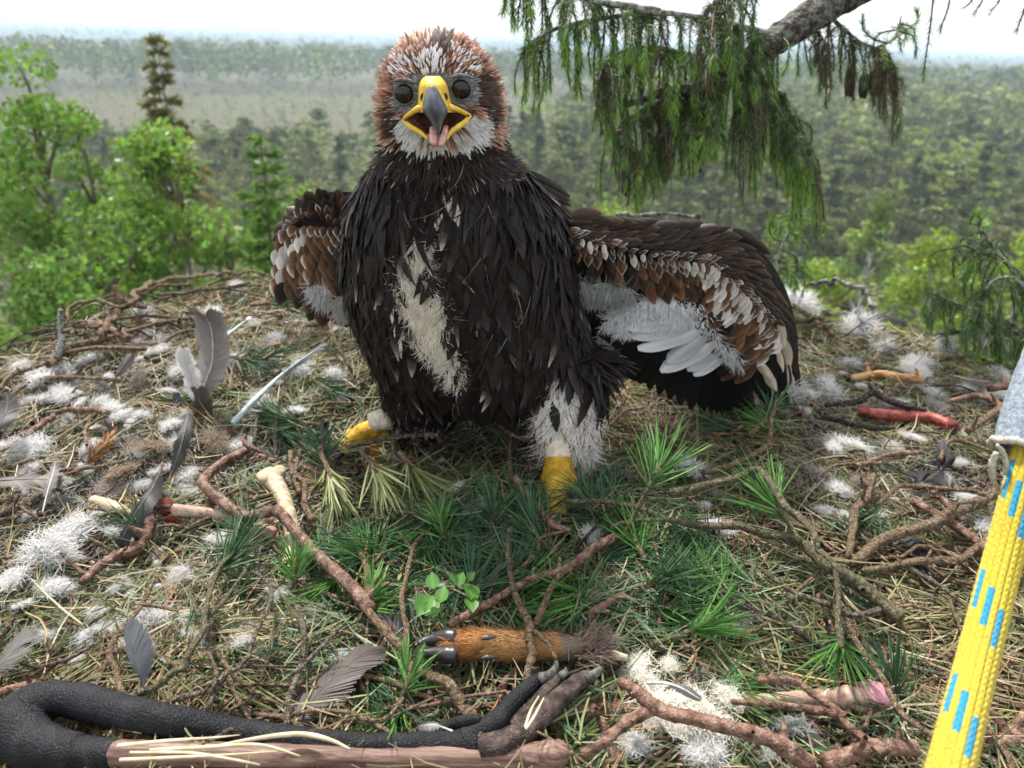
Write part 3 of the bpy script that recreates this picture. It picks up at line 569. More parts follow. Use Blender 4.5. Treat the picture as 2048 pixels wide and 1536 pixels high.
# scattered small twigs
TWL = {k_: Acc() for k_ in ('tan', 'red', 'grey', 'dark')}
g = np.random.default_rng(31)
for i in range(430):
    far = i % 3 == 0
    px, py = (g.uniform(-20, 2060), g.uniform(640, 900)) if far else (g.uniform(-20, 2060), g.uniform(860, 1530))
    P = atn1(px, py, 0.008)
    if not inside(P[0], P[1], 1.08): continue
    a = g.uniform(0, 3.14); L = g.uniform(0.05, 0.24); m = g.integers(4, 8); d = np.array([math.cos(a), math.sin(a)])
    xy = P[:2] + d * np.linspace(-L / 2, L / 2, m)[:, None] + g.normal(0, 0.008, (m, 2))
    path = catmull(np.column_stack([xy, nest_z(xy[:, 0], xy[:, 1]) + 0.014 + g.uniform(0, 0.018) + g.normal(0, .005, m)]), 12)
    kd = g.choice(['tan', 'red', 'grey', 'dark'], p=[0.45, 0.16, 0.30, 0.09]); r0 = g.uniform(0.0010, 0.0030)
    path = kink(path, r0)
    if i >= 250:
        v, f, _, _ = tube(path, [r0, r0 * .7], 6, .12, .08); TWL[kd].add(v, f); continue
    tube_obj('twig', path, [r0, r0 * 0.7], BARK[kd], None, 6, 0.12, 0.08, label={'tan': 'small thin tan twig strewn on the nest floor', 'red': 'small reddish twig strewn on the nest floor', 'grey': 'small rough grey twig strewn on the nest floor', 'dark': 'small blackish twig strewn on the nest floor'}[kd], cat='twig', group='small %s twigs strewn on the nest' % kd)
for k_, a_ in TWL.items(): a_.make('twig_litter', BARK[k_], nest, kind='stuff')
# thin twigs arching up along the far rim
for i in range(46):
    px = g.uniform(60, 520) if i < 30 else g.uniform(1610, 2030); py = np.interp(px, [60, 250, 430, 520, 1600, 1800, 2040], [735, 640, 575, 570, 600, 650, 735]) + g.uniform(0, 40); P = atn1(px, py, .0); a = g.normal(0, .5) + (0 if g.random() < .5 else 3.14); L = g.uniform(.12, .34); hgt = g.uniform(.01, .06)
    t = np.linspace(0, 1, 5); xy = P[:2] + np.stack([np.cos(a) * (t - .5) * L, np.sin(a) * (t - .5) * L], 1) + g.normal(0, .008, (5, 2)); zz = np.maximum(nest_z(xy[:, 0], xy[:, 1]), P[2] - .03) + .01 + hgt * np.sin(np.pi * t) + g.normal(0, .004, 5)
    p3 = catmull(np.column_stack([xy, zz]), 20); r0 = g.uniform(.0012, .003); wood('rim_twig', kink(p3, r0), np.linspace(r0, r0 * .6, 20), BARK[g.choice(['tan', 'grey'])], None, 7, 3, label='thin pale twig arching up along the far rim of the nest', cat='twig', group='thin pale twigs along the far rim')
# sticks of the nest's outer wall, mostly hidden below the rim
for i in range(70):
    a = g.uniform(0, 6.28); rr = g.uniform(1.0, 1.12); c = np.array([NCX + NRX * rr * math.cos(a), NCY + NRY * rr * math.sin(a)]); t = a + 1.57 + g.normal(0, 0.35); L = g.uniform(0.12, 0.3)
    z = float(nest_z(c[0], c[1])) + 0.01 - g.uniform(0, 0.05); d = np.array([math.cos(t), math.sin(t), g.normal(0, 0.15)])
    p3 = catmull(np.array([np.r_[c, z] - d * L, np.r_[c * 1.0, z + g.normal(0, .01)], np.r_[c, z] + d * L]), 10)
    tube_obj('rim_stick', p3, [g.uniform(.004, .009), .003], BARK[g.choice(['tan', 'red', 'grey'])], nest, 7, 0.1, 0.08)
# host tree under and beside the nest
ht_ = root('spruce_tree', 'old spruce trunk carrying the nest in its top limbs', 'tree', (1.75, 0.55, GZ))
tube_obj('trunk', catmull(np.array([[1.75, .55, GZ], [1.72, .55, -8], [1.7, .55, 0], [1.7, .55, 2.4]]), 24), [.35, .26, .13, .06], M_trunk, ht_, 14, 0.05)
for ax, ay in ((-0.9, 1.2), (-0.8, 0.1), (0.2, 1.5)):
    tube_obj('limb', catmull(np.array([[1.7, .55, -1.3], [0.7, .6, -0.85], [ax, ay, -0.62]]), 14), [.07, .03], M_trunk, ht_, 8, 0.06)
# ================================================================== THE EAGLET
EG = root('eagle_chick', 'dark brown eagle chick with open beak standing in the nest, wings drooped', 'eagle', (0.0, 0.9, 0.0))
M_skin = noise_mat('dark_undercoat', [(0.3, (0.010, 0.008, 0.007)), (0.7, (0.028, 0.022, 0.019))], scale=80, rough=0.9, bump=0.5)
M_plume = attr_mat('contour_feather', rough=0.5, spec=0.22, trans=0.06, var=0.25, scale=120, barb=True)
M_wingf = attr_mat('wing_feather', rough=0.5, spec=0.3, trans=0.05, var=0.15, scale=60, objvar=0.25, barb=True)
M_fluff = attr_mat('body_down', rough=0.85, spec=0.1, trans=0.3, var=0.1, scale=80)
M_cere = noise_mat('yellow_cere', [(0.3, (0.62, 0.36, 0.03)), (0.6, (0.80, 0.52, 0.06)), (0.8, (0.85, 0.62, 0.16))], scale=120, rough=0.55, bump=0.4, dist=0.001, spec=0.35, sss=0.15)
M_beak = noise_mat('slate_beak', [(0.3, (0.035, 0.040, 0.048)), (0.55, (0.085, 0.098, 0.115)), (0.75, (0.17, 0.19, 0.20))], scale=70, rough=0.33, bump=0.25, dist=0.0008, spec=0.5, stretch=(1, 1, 0.35))
M_horn = noise_mat('pale_horn', [(0.3, (0.35, 0.33, 0.30)), (0.7, (0.6, 0.57, 0.52))], scale=120, rough=0.5, bump=0.2, dist=0.001)
M_mouth = noise_mat('mouth_lining', [(0.3, (0.035, 0.012, 0.014)), (0.7, (0.16, 0.06, 0.065))], scale=120, rough=0.35, bump=0.4, dist=0.001, spec=0.5)
M_tongue = noise_mat('pink_tongue', [(0.3, (0.50, 0.20, 0.17)), (0.7, (0.72, 0.42, 0.37))], scale=200, rough=0.4, bump=0.2, dist=0.0006, spec=0.5, sss=0.2)
M_foot = noise_mat('yellow_foot', [(0.3, (0.50, 0.26, 0.02)), (0.6, (0.74, 0.45, 0.03)), (0.8, (0.80, 0.58, 0.14))], scale=90, rough=0.55, bump=0.9, dist=0.0012, voro=0.9, vscale=520)
M_claw = noise_mat('black_claw', [(0.3, (0.012, 0.012, 0.013)), (0.7, (0.04, 0.04, 0.045))], scale=90, rough=0.3, bump=0.1, spec=0.5)
M_metal, _t, _b = newmat('ring_metal'); _b.inputs['Base Color'].default_value = (0.7, 0.72, 0.74, 1); _b.inputs['Metallic'].default_value = 1; _b.inputs['Roughness'].default_value = 0.3
M_eye, _t, _b = newmat('dark_eye'); _b.inputs['Base Color'].default_value = (0.012, 0.010, 0.010, 1); _b.inputs['Roughness'].default_value = 0.04; _b.inputs['Specular IOR Level'].default_value = 0.38
M_lid = noise_mat('grey_eyelid', [(0.3, (0.06, 0.06, 0.065)), (0.7, (0.20, 0.20, 0.21))], scale=200, rough=0.7, bump=0.4, dist=0.001)

# --- body: stacked rings for trunk, neck and head, two feathered legs, joined by voxel remesh
def ringloft(rows, seg=28):
    V = []
    for py, lx, rx, Yc, ry in rows:
        a, b = aty([lx, rx], [py, py], [Yc, Yc]); c = (a + b) / 2; hw = np.linalg.norm(b - a) / 2; th = np.linspace(0, 2 * np.pi, seg, endpoint=False)
        V.append(np.stack([c[0] + hw * np.cos(th), c[1] + ry * np.sin(th), np.full(seg, c[2])], 1))
    n = len(V); V = np.vstack(V); i = np.arange(n - 1)[:, None] * seg; j = np.arange(seg)[None]; j2 = (j + 1) % seg
    Fc = np.stack([i + j, i + j2, i + seg + j2, i + seg + j], -1).reshape(-1, 4).tolist()
    return V, Fc + [list(range(seg)), list(range((n - 1) * seg, n * seg))[::-1]]
TR = [(74, 846, 908, .805, .018), (86, 812, 942, .803, .036), (108, 786, 968, .800, .048), (145, 771, 986, .800, .056), (190, 763, 998, .802, .060), (235, 760, 1003, .806, .060),
      (275, 768, 1003, .815, .057), (305, 768, 1015, .825, .058), (345, 745, 1052, .845, .072), (400, 712, 1106, .865, .092), (470, 698, 1132, .885, .108), (550, 694, 1150, .90, .118),
      (630, 712, 1168, .91, .120), (700, 738, 1188, .915, .112), (755, 760, 1195, .92, .095), (790, 790, 1180, .925, .070)]
V0, F0 = ringloft(TR)
def legloft(rows, seg=20): return ringloft([(py, cx - r, cx + r, Y, r / F * 0.85) for py, cx, r, Y in rows], seg)
Vr, Fr = legloft([(700, 1125, 90, .885), (780, 1118, 92, .875), (850, 1126, 80, .862), (905, 1134, 62, .850), (950, 1130, 38, .838)])
Vl, Fl = legloft([(710, 850, 80, .90), (780, 858, 98, .905), (830, 846, 78, .912), (862, 832, 52, .915), (880, 815, 32, .915)])
Vb, Fb = ringloft([(520, 800, 1060, 1.02, .03), (560, 770, 1090, 1.02, .09), (620, 780, 1095, 1.03, .12), (690, 800, 1100, 1.03, .12), (760, 830, 1110, 1.00, .09), (800, 850, 1100, .98, .06)])
bm = bmesh.new()
for V_, F_ in ((V0, F0), (Vr, Fr), (Vl, Fl), (Vb, Fb)):
    vs_ = [bm.verts.new(p) for p in V_]
    for f_ in F_: bm.faces.new([vs_[i] for i in f_])
bmesh.ops.recalc_face_normals(bm, faces=bm.faces); tm = bpy.data.meshes.new('tmp'); bm.to_mesh(tm); bm.free()
to = bpy.data.objects.new('tmp', tm); COL.objects.link(to)
md = to.modifiers.new('r', 'REMESH'); md.mode = 'VOXEL'; md.voxel_size = 0.005; ms_ = to.modifiers.new('s', 'SMOOTH'); ms_.iterations = 8; ms_.factor = 0.5
dg = bpy.context.evaluated_depsgraph_get(); bme = bpy.data.meshes.new_from_object(to.evaluated_get(dg)); bpy.data.objects.remove(to); bpy.data.meshes.remove(tm)
bme.name = 'body'; bme.materials.clear(); bme.materials.append(M_skin); bme.polygons.foreach_set('use_smooth', np.ones(len(bme.polygons), bool)); body = put('body', bme); child(body, EG)
bme.calc_loop_triangles()
BV = np.empty(len(bme.vertices) * 3, np.float32); bme.vertices.foreach_get('co', BV); BV = BV.reshape(-1, 3).astype(float)
BT = np.empty(len(bme.loop_triangles) * 3, np.int32); bme.loop_triangles.foreach_get('vertices', BT); BT = BT.reshape(-1, 3)
BN = np.empty(len(bme.vertices) * 3, np.float32); bme.vertices.foreach_get('normal', BN); BN = BN.reshape(-1, 3).astype(float)
def sample_body(n, g):
    a, b, c = BV[BT[:, 0]], BV[BT[:, 1]], BV[BT[:, 2]]; ar = np.linalg.norm(np.cross(b - a, c - a), axis=1); k = g.choice(len(BT), n, p=ar / ar.sum())
    u, v = g.random(n), g.random(n); f = u + v > 1; u[f], v[f] = 1 - u[f], 1 - v[f]
    P = a[k] + u[:, None] * (b - a)[k] + v[:, None] * (c - a)[k]; Nn = unit(BN[BT[k, 0]] + BN[BT[k, 1]] + BN[BT[k, 2]]); return P, Nn
def inpoly(x, y, poly):
    poly = P2(poly) if isinstance(poly, str) else poly; r = np.zeros(len(x), bool); j = len(poly) - 1
    for i in range(len(poly)):
        xi, yi = poly[i]; xj, yj = poly[j]
        c = ((yi > y) != (yj > y)) & (x < (xj - xi) * (y - yi) / (yj - yi + 1e-12) + xi); r ^= c; j = i
    return r
def front(P): return P[:, 1] < np.interp(P[:, 2], [0, .3, .6], [.93, .90, .82])
BELLY = "833,470 853,474 852,510 862,560 877,598 896,625 890,660 908,695 918,712 928,755 922,775 902,770 868,722 838,690 828,652 810,612 799,568 806,535 818,500"
LEGW = "1100,735 1147,755 1200,810 1210,890 1197,958 1160,925 1085,900 1070,850 1076,800"
CHIN = "792,236 805,240 850,268 868,300 885,298 905,262 945,235 965,222 985,245 975,285 930,300 880,310 820,300 795,270"
LORE = "776,205 800,160 850,145 900,150 950,148 960,200 935,222 905,212 840,215 800,230"
DARKC = (0.0115, 0.0085, 0.0075)
TAPER = [0.35, 0.85, 1.0, 0.95, 0.65, 0.12]
def tangent(v, Nn): return unit(v - Nn * (v * Nn).sum(1, keepdims=True))
bpx, bpy_, _ = proj(BV); bfr = front(BV); ucol = np.tile((.014, .011, .010), (len(BV), 1))
hdz = BV[:, 2] > .395; ucol[hdz] = (.07, .036, .024)
ucol[bfr & inpoly(bpx, bpy_, BELLY)] = (.66, .57, .44); ucol[bfr & inpoly(bpx, bpy_, LEGW)] = (.55, .52, .48)
ff_ = BV[:, 1] < .80; ucol[ff_ & inpoly(bpx, bpy_, LORE)] = (.13, .125, .125); ucol[ff_ & inpoly(bpx, bpy_, CHIN)] = (.62, .62, .62)
ca_ = bme.color_attributes.new('Col', 'FLOAT_COLOR', 'POINT'); ca_.data.foreach_set('color', np.column_stack([ucol, np.ones(len(BV))]).astype(np.float32).ravel())
bme.materials.clear(); bme.materials.append(attr_mat('undercoat', rough=.9, spec=.1, var=.3, scale=200, bump=.5))
g = np.random.default_rng(91)
# contour feathers of neck, breast, back and legs
P, Nn = sample_body(25000, g); px, py, _ = proj(P); fr = front(P)
isb = fr & inpoly(px + g.normal(0, 9, len(P)), py + g.normal(0, 9, len(P)), BELLY) & (g.random(len(P)) < .985) | (fr & ((inpoly(px, py + 24, BELLY) & (g.random(len(P)) < .75)) | (inpoly(px, py + 45, BELLY) & (g.random(len(P)) < .45)) | (inpoly(px - 14, py, BELLY) & (g.random(len(P)) < .3)) | (inpoly(px + 14, py, BELLY) & (g.random(len(P)) < .3)))); isl = fr & (inpoly(px, py, LEGW) | inpoly(px, py + 22, LEGW) | (inpoly(px, py + 42, LEGW) & (g.random(len(P)) < .6))); hd = P[:, 2] > np.interp(P[:, 1], [.7, .9], [.400, .385])
keep = ~hd & ~isb & ~(isl & (g.random(len(P)) < 0.95)); P, Nn, px, py, isl = P[keep], Nn[keep], px[keep], py[keep], isl[keep]; n = len(P)
leg = P[:, 2] < 0.11
flow = np.tile([0, 0.0, -1.0], (n, 1)) + np.stack([np.clip((P[:, 0] + 0.06) * 1.4, -.22, .22), np.where(P[:, 1] < .9, -.1, .5), np.zeros(n)], 1) + g.normal(0, .20, (n, 3))
D = tangent(flow, Nn) + Nn * g.uniform(.05, .34, (n, 1)) * np.where(leg, .5, 1)[:, None]; L = np.where(leg, g.uniform(.022, .034, n), g.uniform(.030, .055, n)); L = np.where(P[:, 2] > .34, L * .72, L); W = L * np.where(g.random(n) < .5, g.uniform(.10, .20, n), g.uniform(.24, .36, n))
c0 = np.array(DARKC) * g.uniform(.7, 1.7, (n, 1)) * np.where(g.random(n) < .25, 1.6, 1)[:, None] * np.array([1.0, .96, .97]); c1 = c0 * g.uniform(.9, 1.5, (n, 1))
hl = g.random(n) < .14; c1[hl] = np.array((.055, .05, .054)) * g.uniform(.7, 1.4, (hl.sum(), 1)); pale = g.random(n) < np.where((px > 760) & (px < 925) & (py > 330) & (py < 760), .11, .025); c1[pale] = np.array((.42, .36, .30)) * g.uniform(.6, 1.2, (pale.sum(), 1))  # hl: tips lightened to paint in sheen highlights; pale: the feathers' own pale tips
streak = (P[:, 1] < .86) & (inpoly(px, py, "858,294 886,296 892,330 904,354 886,362 866,332") | inpoly(px, py, "884,385 926,388 924,408 905,415 888,405") | inpoly(px, py, "790,290 860,300 860,315 800,308") | inpoly(px, py, "905,300 965,286 970,300 915,314"))
streak &= g.random(n) < .9; c0[streak] = (.5, .45, .40); c1[streak] = (.72, .68, .62)
fl = (py > 560) & (py < 640) & (px > 775) & (px < 805) & (g.random(n) < .35); c0[fl] = (.6, .56, .5); c1[fl] = (.7, .66, .6)
brown = leg & (g.random(n) < .35); c1[brown] = (.10, .055, .03)
lo = leg & (P[:, 2] < .055) & (g.random(n) < .6); c0[lo] = (.38, .34, .29); c1[lo] = (.62, .57, .5)
V, Fc, T, S, I = strips(P, D, Nn, L, W, 4, TAPER, bend=g.uniform(.10, .42, n), curl=g.normal(0, .16, n), across=2, camber=.18)
cc = lerp(c0[I], c1[I], np.clip((T - .55) / .45, 0, 1) ** 2); child(make('contour_feathers', V, Fc, M_plume, cols=cc, uvs=np.stack([S * 2, T * .5], 1), kind='stuff'), EG)
# loose hair-like barbs that give the breast its shaggy outline
P, Nn = sample_body(17000, g); px, py, _ = proj(P); k = (P[:, 2] < .39) & ~(front(P) & (inpoly(px, py, BELLY) | inpoly(px, py + 28, BELLY) | inpoly(px, py, LEGW) | inpoly(px, py + 25, LEGW))); P, Nn = P[k], Nn[k]; n = len(P)
D = tangent(np.tile([0, 0, -1.0], (n, 1)) + np.stack([P[:, 0] * 1.4, np.zeros(n), np.zeros(n)], 1) + g.normal(0, .35, (n, 3)), Nn) + Nn * g.uniform(.15, .7, (n, 1))
c = np.array(DARKC) * g.uniform(.8, 2.2, (n, 1)); pl = g.random(n) < .03; c[pl] = (.35, .32, .29)
V, Fc, T, S, I = strips(P, D, Nn, g.uniform(.016, .042, n), g.uniform(.0006, .0014, n), 4, None, bend=g.uniform(.1, .6, n), curl=g.normal(0, .4, n))
child(make('loose_barbs', V, Fc, M_fluff, cols=c[I], kind='stuff'), EG)
# cream belly down and white leg down
def down_patch(name, poly, n0, Lr, Wr, cols, lift, g, mess=.38):
    P, Nn = sample_body(n0, g); px, py, _ = proj(P); k = front(P) & inpoly(px + g.normal(0, 6, len(P)), py + g.normal(0, 6, len(P)), poly); P, Nn = P[k], Nn[k]; n = len(P)
    D = tangent(np.tile([0.05, -.1, -1.0], (n, 1)) + g.normal(0, mess, (n, 3)), Nn) + Nn * g.uniform(*lift, (n, 1))
    c = np.array(cols)[g.integers(0, len(cols), n)] * g.uniform(.8, 1.12, (n, 1))
    V, Fc, T, S, I = strips(P, D, Nn, g.uniform(*Lr, n), g.uniform(*Wr, n), 4, [.7, 1, .9, .7, .15], bend=g.uniform(.1, .8, n), curl=g.normal(0, .5, n))
    return child(make(name, V, Fc, M_fluff, cols=c[I], kind='stuff'), EG)
down_patch('belly_down', BELLY, 620000, (.008, .019), (.0004, .0010), [(.80, .73, .61), (.86, .82, .73), (.74, .65, .51)], (.15, .8), g, .55)
down_patch('leg_down', LEGW, 420000, (.016, .036), (.0008, .0022), [(.82, .80, .77), (.74, .72, .69), (.72, .66, .58), (.80, .78, .75), (.30, .19, .12)], (.02, .16), g, .10)
# head feathers
P, Nn = sample_body(120000, g); k = P[:, 2] > .372; P, Nn = P[k], Nn[k]; px, py, _ = proj(P); fr = P[:, 1] < .80
bk = aty1(868, 205, .745); jx, jy = g.normal(0, 6, len(P)), g.normal(0, 6, len(P)); chin = fr & inpoly(px + jx, py + jy, CHIN); lore = fr & inpoly(px + jx, py + jy, LORE) & ~chin
near_eye = np.zeros(len(P), bool)
for ex, ey in ((809, 187), (923, 178)): near_eye |= (np.hypot(px - ex, py - ey) < 17) & fr
bkz = fr & inpoly(px, py, "838,158 866,146 894,156 900,205 945,226 945,238 895,268 880,300 866,298 846,268 804,246 802,232 838,212")
keep = ~near_eye & ~bkz & (~(chin | lore) | True); P, Nn, px, py, chin, lore, fr = (q[keep] for q in (P, Nn, px, py, chin, lore, fr)); n = len(P)
away = unit(P - bk); D = tangent(away + np.array([0, .55, -.12]) + g.normal(0, .14, (n, 3)), Nn)
D = D + Nn * np.where(chin | lore, g.uniform(.12, .35, n), g.uniform(.30, .72, n))[:, None]
L = np.where(chin, g.uniform(.006, .011, n), np.where(lore, g.uniform(.004, .007, n), g.uniform(.010, .019, n))); W = np.where(chin | lore, L * .16, L * g.uniform(.10, .17, n)); L = np.where(fr & inpoly(px, py, '780,95 960,90 962,155 780,160'), L * .45, L)
c0 = np.array((.06, .028, .018)) * g.uniform(.7, 1.5, (n, 1)); c1 = np.array((.36, .18, .115)) * g.uniform(.7, 1.35, (n, 1)); tip = g.random(n) < .6; ct = c1.copy(); ct[tip] = np.array((.80, .68, .58)) * g.uniform(.7, 1.15, (tip.sum(), 1))
edge = np.clip((np.hypot(px - 882, py - 190) - 75) / 50, 0, 1); ct = np.where((g.random(n) < .25 + .6 * edge)[:, None], ct, c1)
dk = fr & (inpoly(px, py, "925,150 975,155 990,215 985,255 955,225 948,185") | inpoly(px, py, "770,215 800,235 795,268 775,262") | inpoly(px, py, "858,62 900,64 905,100 880,112 862,96")); c0[dk] *= .4; c1[dk] = np.array((.06, .032, .022)); ct[dk] *= .25
wf = fr & (inpoly(px, py, "848,108 872,96 890,118 884,158 848,156 840,130") | (inpoly(px, py, "788,108 846,112 842,150 780,158") & (g.random(n) < .55)) | (inpoly(px, py, "898,92 945,108 958,150 902,150") & (g.random(n) < .5)))
c0[wf] = (.34, .32, .32); c1[wf] = (.72, .69, .68); ct[wf] = (.85, .83, .82)
gy = lore & ~wf; c0[gy] = (.10, .095, .10); lg = g.uniform(.12, .42, (n, 1)); c1[gy] = (np.array((1, .97, .97)) * lg)[gy]; ct[gy] = (np.array((1, .97, .97)) * lg * 1.2)[gy]
c0[chin] = (.50, .50, .51); c1[chin] = (.74, .74, .74); ct[chin] = (.85, .85, .85)
ns = (py > np.where(fr, 284, 275) + g.normal(0, 7, n)) & ~chin; c0[ns] = DARKC; c1[ns] = np.array(DARKC) * 1.5; ct[ns & (g.random(n) < .93)] = (.03, .02, .016)
sel = g.random(n) < np.where(chin | lore, .95, .45); sub = np.where(sel)[0]
P, Nn, D, L, W, c0, c1, ct = (q[sub] for q in (P, Nn, D, L, W, c0, c1, ct)); n = len(P)
V, Fc, T, S, I = strips(P, D, Nn, L, W, 4, [.6, 1, .85, .5, .06], bend=g.uniform(-.05, .22, n), curl=g.normal(0, .08, n))
cc = np.where((T < .5)[:, None], lerp(c0[I], c1[I], np.clip(T * 2, 0, 1)), lerp(c1[I], ct[I], np.clip((T - .55) * 2.3, 0, 1)))
child(make('head_feathers', V, Fc, M_plume, cols=cc, uvs=np.stack([S * 0, T * 0], 1), kind='stuff'), EG)

# --- face: Y of the skull front at a pixel
def facefront(px_, py_):
    d = ray([px_], [py_])[0]; best = None
    q = (BV - CAM); t = q @ d / (d @ d); dist = np.linalg.norm(q - t[:, None] * d, axis=1); k = np.where(dist < .006)[0]
    return BV[k, 1].min() if len(k) else .76
YF = facefront(868, 200)
def sweep(rows, seg=11, back=1.0):
    """rows: (cx, cy, halfwidth px, Y of the ridge, depth back to the side edges); arch sections"""
    th = np.linspace(-1, 1, seg); V = []
    for cx, cy, hw, Y, dp in rows:
        xs = cx + hw * np.sin(th * np.pi / 2); ys = Y + dp * (1 - np.cos(th * np.pi / 2)); V.append(aty(xs, np.full(seg, cy) + 0, ys))
    n = len(V); V = np.vstack(V); i = np.arange(n - 1)[:, None] * seg; j = np.arange(seg - 1)[None]
    return V, np.stack([i + j, i + seg + j, i + seg + j + 1, i + j + 1], -1).reshape(-1, 4)
def rows_interp(rows, n): r = np.array(rows, float); return catmull(r, n)
up = make('upper_beak', *sweep(rows_interp([(864, 172, 3, YF - .029, .003), (864.5, 177, 11, YF - .031, .010), (866, 190, 17, YF - .035, .018), (868, 205, 22, YF - .0375, .024), (870, 218, 26.5, YF - .0385, .028), (872, 228, 23, YF - .0385, .026), (873.5, 240, 15, YF - .0375, .020), (875, 252, 9, YF - .036, .012), (876, 262, 5, YF - .034, .006), (876, 272, 1.2, YF - .032, .002)], 26)), M_beak); child(up, EG)
sol = up.modifiers.new('s', 'SOLIDIFY'); sol.thickness = 0.0012; sol.offset = -1
ce = make('cere', *sweep(rows_interp([(866, 152, 14, YF - .006, .006), (865, 158, 21, YF - .016, .014), (866, 168, 27, YF - .0235, .022), (867, 180, 30, YF - .0265, .028), (868, 195, 32, YF - .0275, .030), (869, 208, 35, YF - .0265, .032), (870, 217, 42, YF - .0235, .032), (871, 225, 48, YF - .0195, .030)], 22)), M_cere); child(ce, EG)
for sx in (-1, 1):
    p = aty([868 + sx * 22.5, 868 + sx * 24.5, 868 + sx * 25.5], [186, 193, 201], [YF - .0195, YF - .0175, YF - .0155]); tube_obj('nostril', catmull(p, 7), [.0006, .0016, .0006], M_claw, EG, 8)
# gape: yellow lips as one closed line from corner to corner, then mouth lining, lower jaw, tongue
UPL = "838,216 822,226 811,234 807,240"; LOW = "807,240 822,254 842,266 856,278"
UPR = "898,213 914,219 930,226 940,231"; LWR = "940,231 930,244 914,255 900,266 893,280"
def lip(s, Ys, rad, name='lip'):
    q = P2(s); tube_obj(name, catmull(aty(q[:, 0], q[:, 1], interp_list(Ys, len(q))), 14), np.array(rad) / F * .74, M_cere, EG, 9, 0.04)
lip(UPL, [YF - .014, YF - .006, YF + .001], [6, 5, 4, 3.2]); lip(UPR, [YF - .014, YF - .006, YF + .001], [6, 5, 4, 3.2]); lip(LOW, [YF + .001, YF - .010, YF - .018], [4, 5.5, 5, 2.5]); lip(LWR, [YF + .001, YF - .010, YF - .018], [4, 5.5, 5, 2.5])
mo = P2("807,238 824,226 842,217 870,212 898,214 922,221 940,231 922,250 904,264 893,280 884,292 872,294 858,280 842,266 822,254"); mc = aty1(872, 246, YF + .012); ring = aty(mo[:, 0], mo[:, 1], YF - .004); m_ = len(ring)
mid = ring * .5 + mc * .5 + [0, .006, 0]; V = np.vstack([ring, mid, mc]); Fm = [[i, (i + 1) % m_, m_ + (i + 1) % m_, m_ + i] for i in range(m_)] + [[m_ + i, m_ + (i + 1) % m_, 2 * m_] for i in range(m_)]
child(make('mouth_lining', V, Fm, M_mouth), EG)
lj = make('lower_beak', *sweep(rows_interp([(874, 268, 24, YF - .010, -.002), (875, 280, 19, YF - .017, .003), (876, 290, 13, YF - .0215, .006), (877, 297, 7, YF - .0225, .006), (877.5, 301, 2, YF - .021, .003)], 14)), M_horn); child(lj, EG); s_ = lj.modifiers.new('s', 'SOLIDIFY'); s_.thickness = .0012
for a_, b_, rr in (((864, 256), (869, 290), (5, 7.5, 6.5, 2)), ((892, 254), (881, 291), (5, 6.5, 6, 2))):
    p = aty([a_[0], a_[0] * .55 + b_[0] * .45, b_[0], b_[0] + (875 - b_[0]) * .6], [a_[1], 274, b_[1] - 3, b_[1] + 2], [YF - .012, YF - .021, YF - .0245, YF - .023]); tube_obj('tongue', catmull(p, 12), np.array(rr) / F * .73, M_tongue, EG, 10, 0.03)
def eye(px_, py_, r_):
    Y0 = facefront(px_, py_); c = aty1(px_, py_, Y0 + .0015); rad = r_ / F * Y0
    bm = bmesh.new(); bmesh.ops.create_uvsphere(bm, u_segments=24, v_segments=16, radius=rad); me = bpy.data.meshes.new('eye'); bm.to_mesh(me); bm.free(); me.materials.append(M_eye); me.polygons.foreach_set('use_smooth', np.ones(len(me.polygons), bool))
    o = put('eye', me); o.location = c; child(o, EG)
    th = np.linspace(0, 2 * np.pi, 30); lid = c + np.stack([np.cos(th) * rad * 1.03, np.full(30, -rad * .45), np.sin(th) * rad * 1.0], 1)
    tube_obj('eyelid', lid, [rad * .075], M_lid, EG, 7, 0.1)
    br = c + np.stack([np.linspace(-1.25, 1.25, 14) * rad, -rad * .55 - 0 * th[:14], rad * (1.28 - .25 * np.linspace(-1, 1, 14) ** 2)], 1)
    tube_obj('brow', br, [rad * .06, rad * .20, rad * .20, rad * .06], M_lid, EG, 7, 0.15)
eye(809, 187, 19); eye(923, 178, 19)

# --- feet
M_cuff = noise_mat('pale_toe_skin', [(.3, (.46, .40, .31)), (.7, (.66, .59, .48))], scale=120, rough=.7, bump=.4, dist=.001)
def foot(toes, ankle):
    ft = tube_obj('foot', catmull(ankle[0], 12), ankle[1], M_cuff, EG, 14, 0.05)
    for p, r0, r1 in toes:
        path = catmull(p, 18); rr = np.interp(np.linspace(0, 1, 18), [0, .5, 1], [r0, (r0 + r1) / 2 * 1.02, r1]) * (1 + .07 * np.sin(np.linspace(0, 1, 18) * 34)); to_ = tube_obj('toe', path, rr, M_foot, None, 14, 0.05); to_.parent = ft
        d = unit(path[-1] - path[-4]); e = path[-1]; cl = tube_obj('claw', catmull(np.array([e - d * .004, e + d * .008 + [0, 0, .002], e + d * .017 - [0, 0, .005], e + d * .020 - [0, 0, .014]]), 10), [r1 * .8, r1 * .6, r1 * .35, .0004], M_claw, None, 9); cl.parent = ft
    return ft
A = atn1(1118, 922, .055); A[1] += .01
foot([(np.array([A + [0, 0, -.005], aty1(1116, 962, .785), aty1(1115, 1000, .752) , aty1(1116, 1034, .728)]), .0165, .0105),
      (np.array([A, A + [.014, -.016, -.030], A + [.03, -.03, -.055]]), .0135, .008), (np.array([A, A + [-.012, -.012, -.032], A + [-.03, -.02, -.055]]), .0135, .008), (np.array([A, A + [.0, .03, -.02], A + [0, .05, -.035]]), .0135, .009)],
     (np.array([aty1(1125, 890, .842), A + [0, .008, .012], A]), [.011, .015, .0165]))
B = atn1(775, 850, .035)
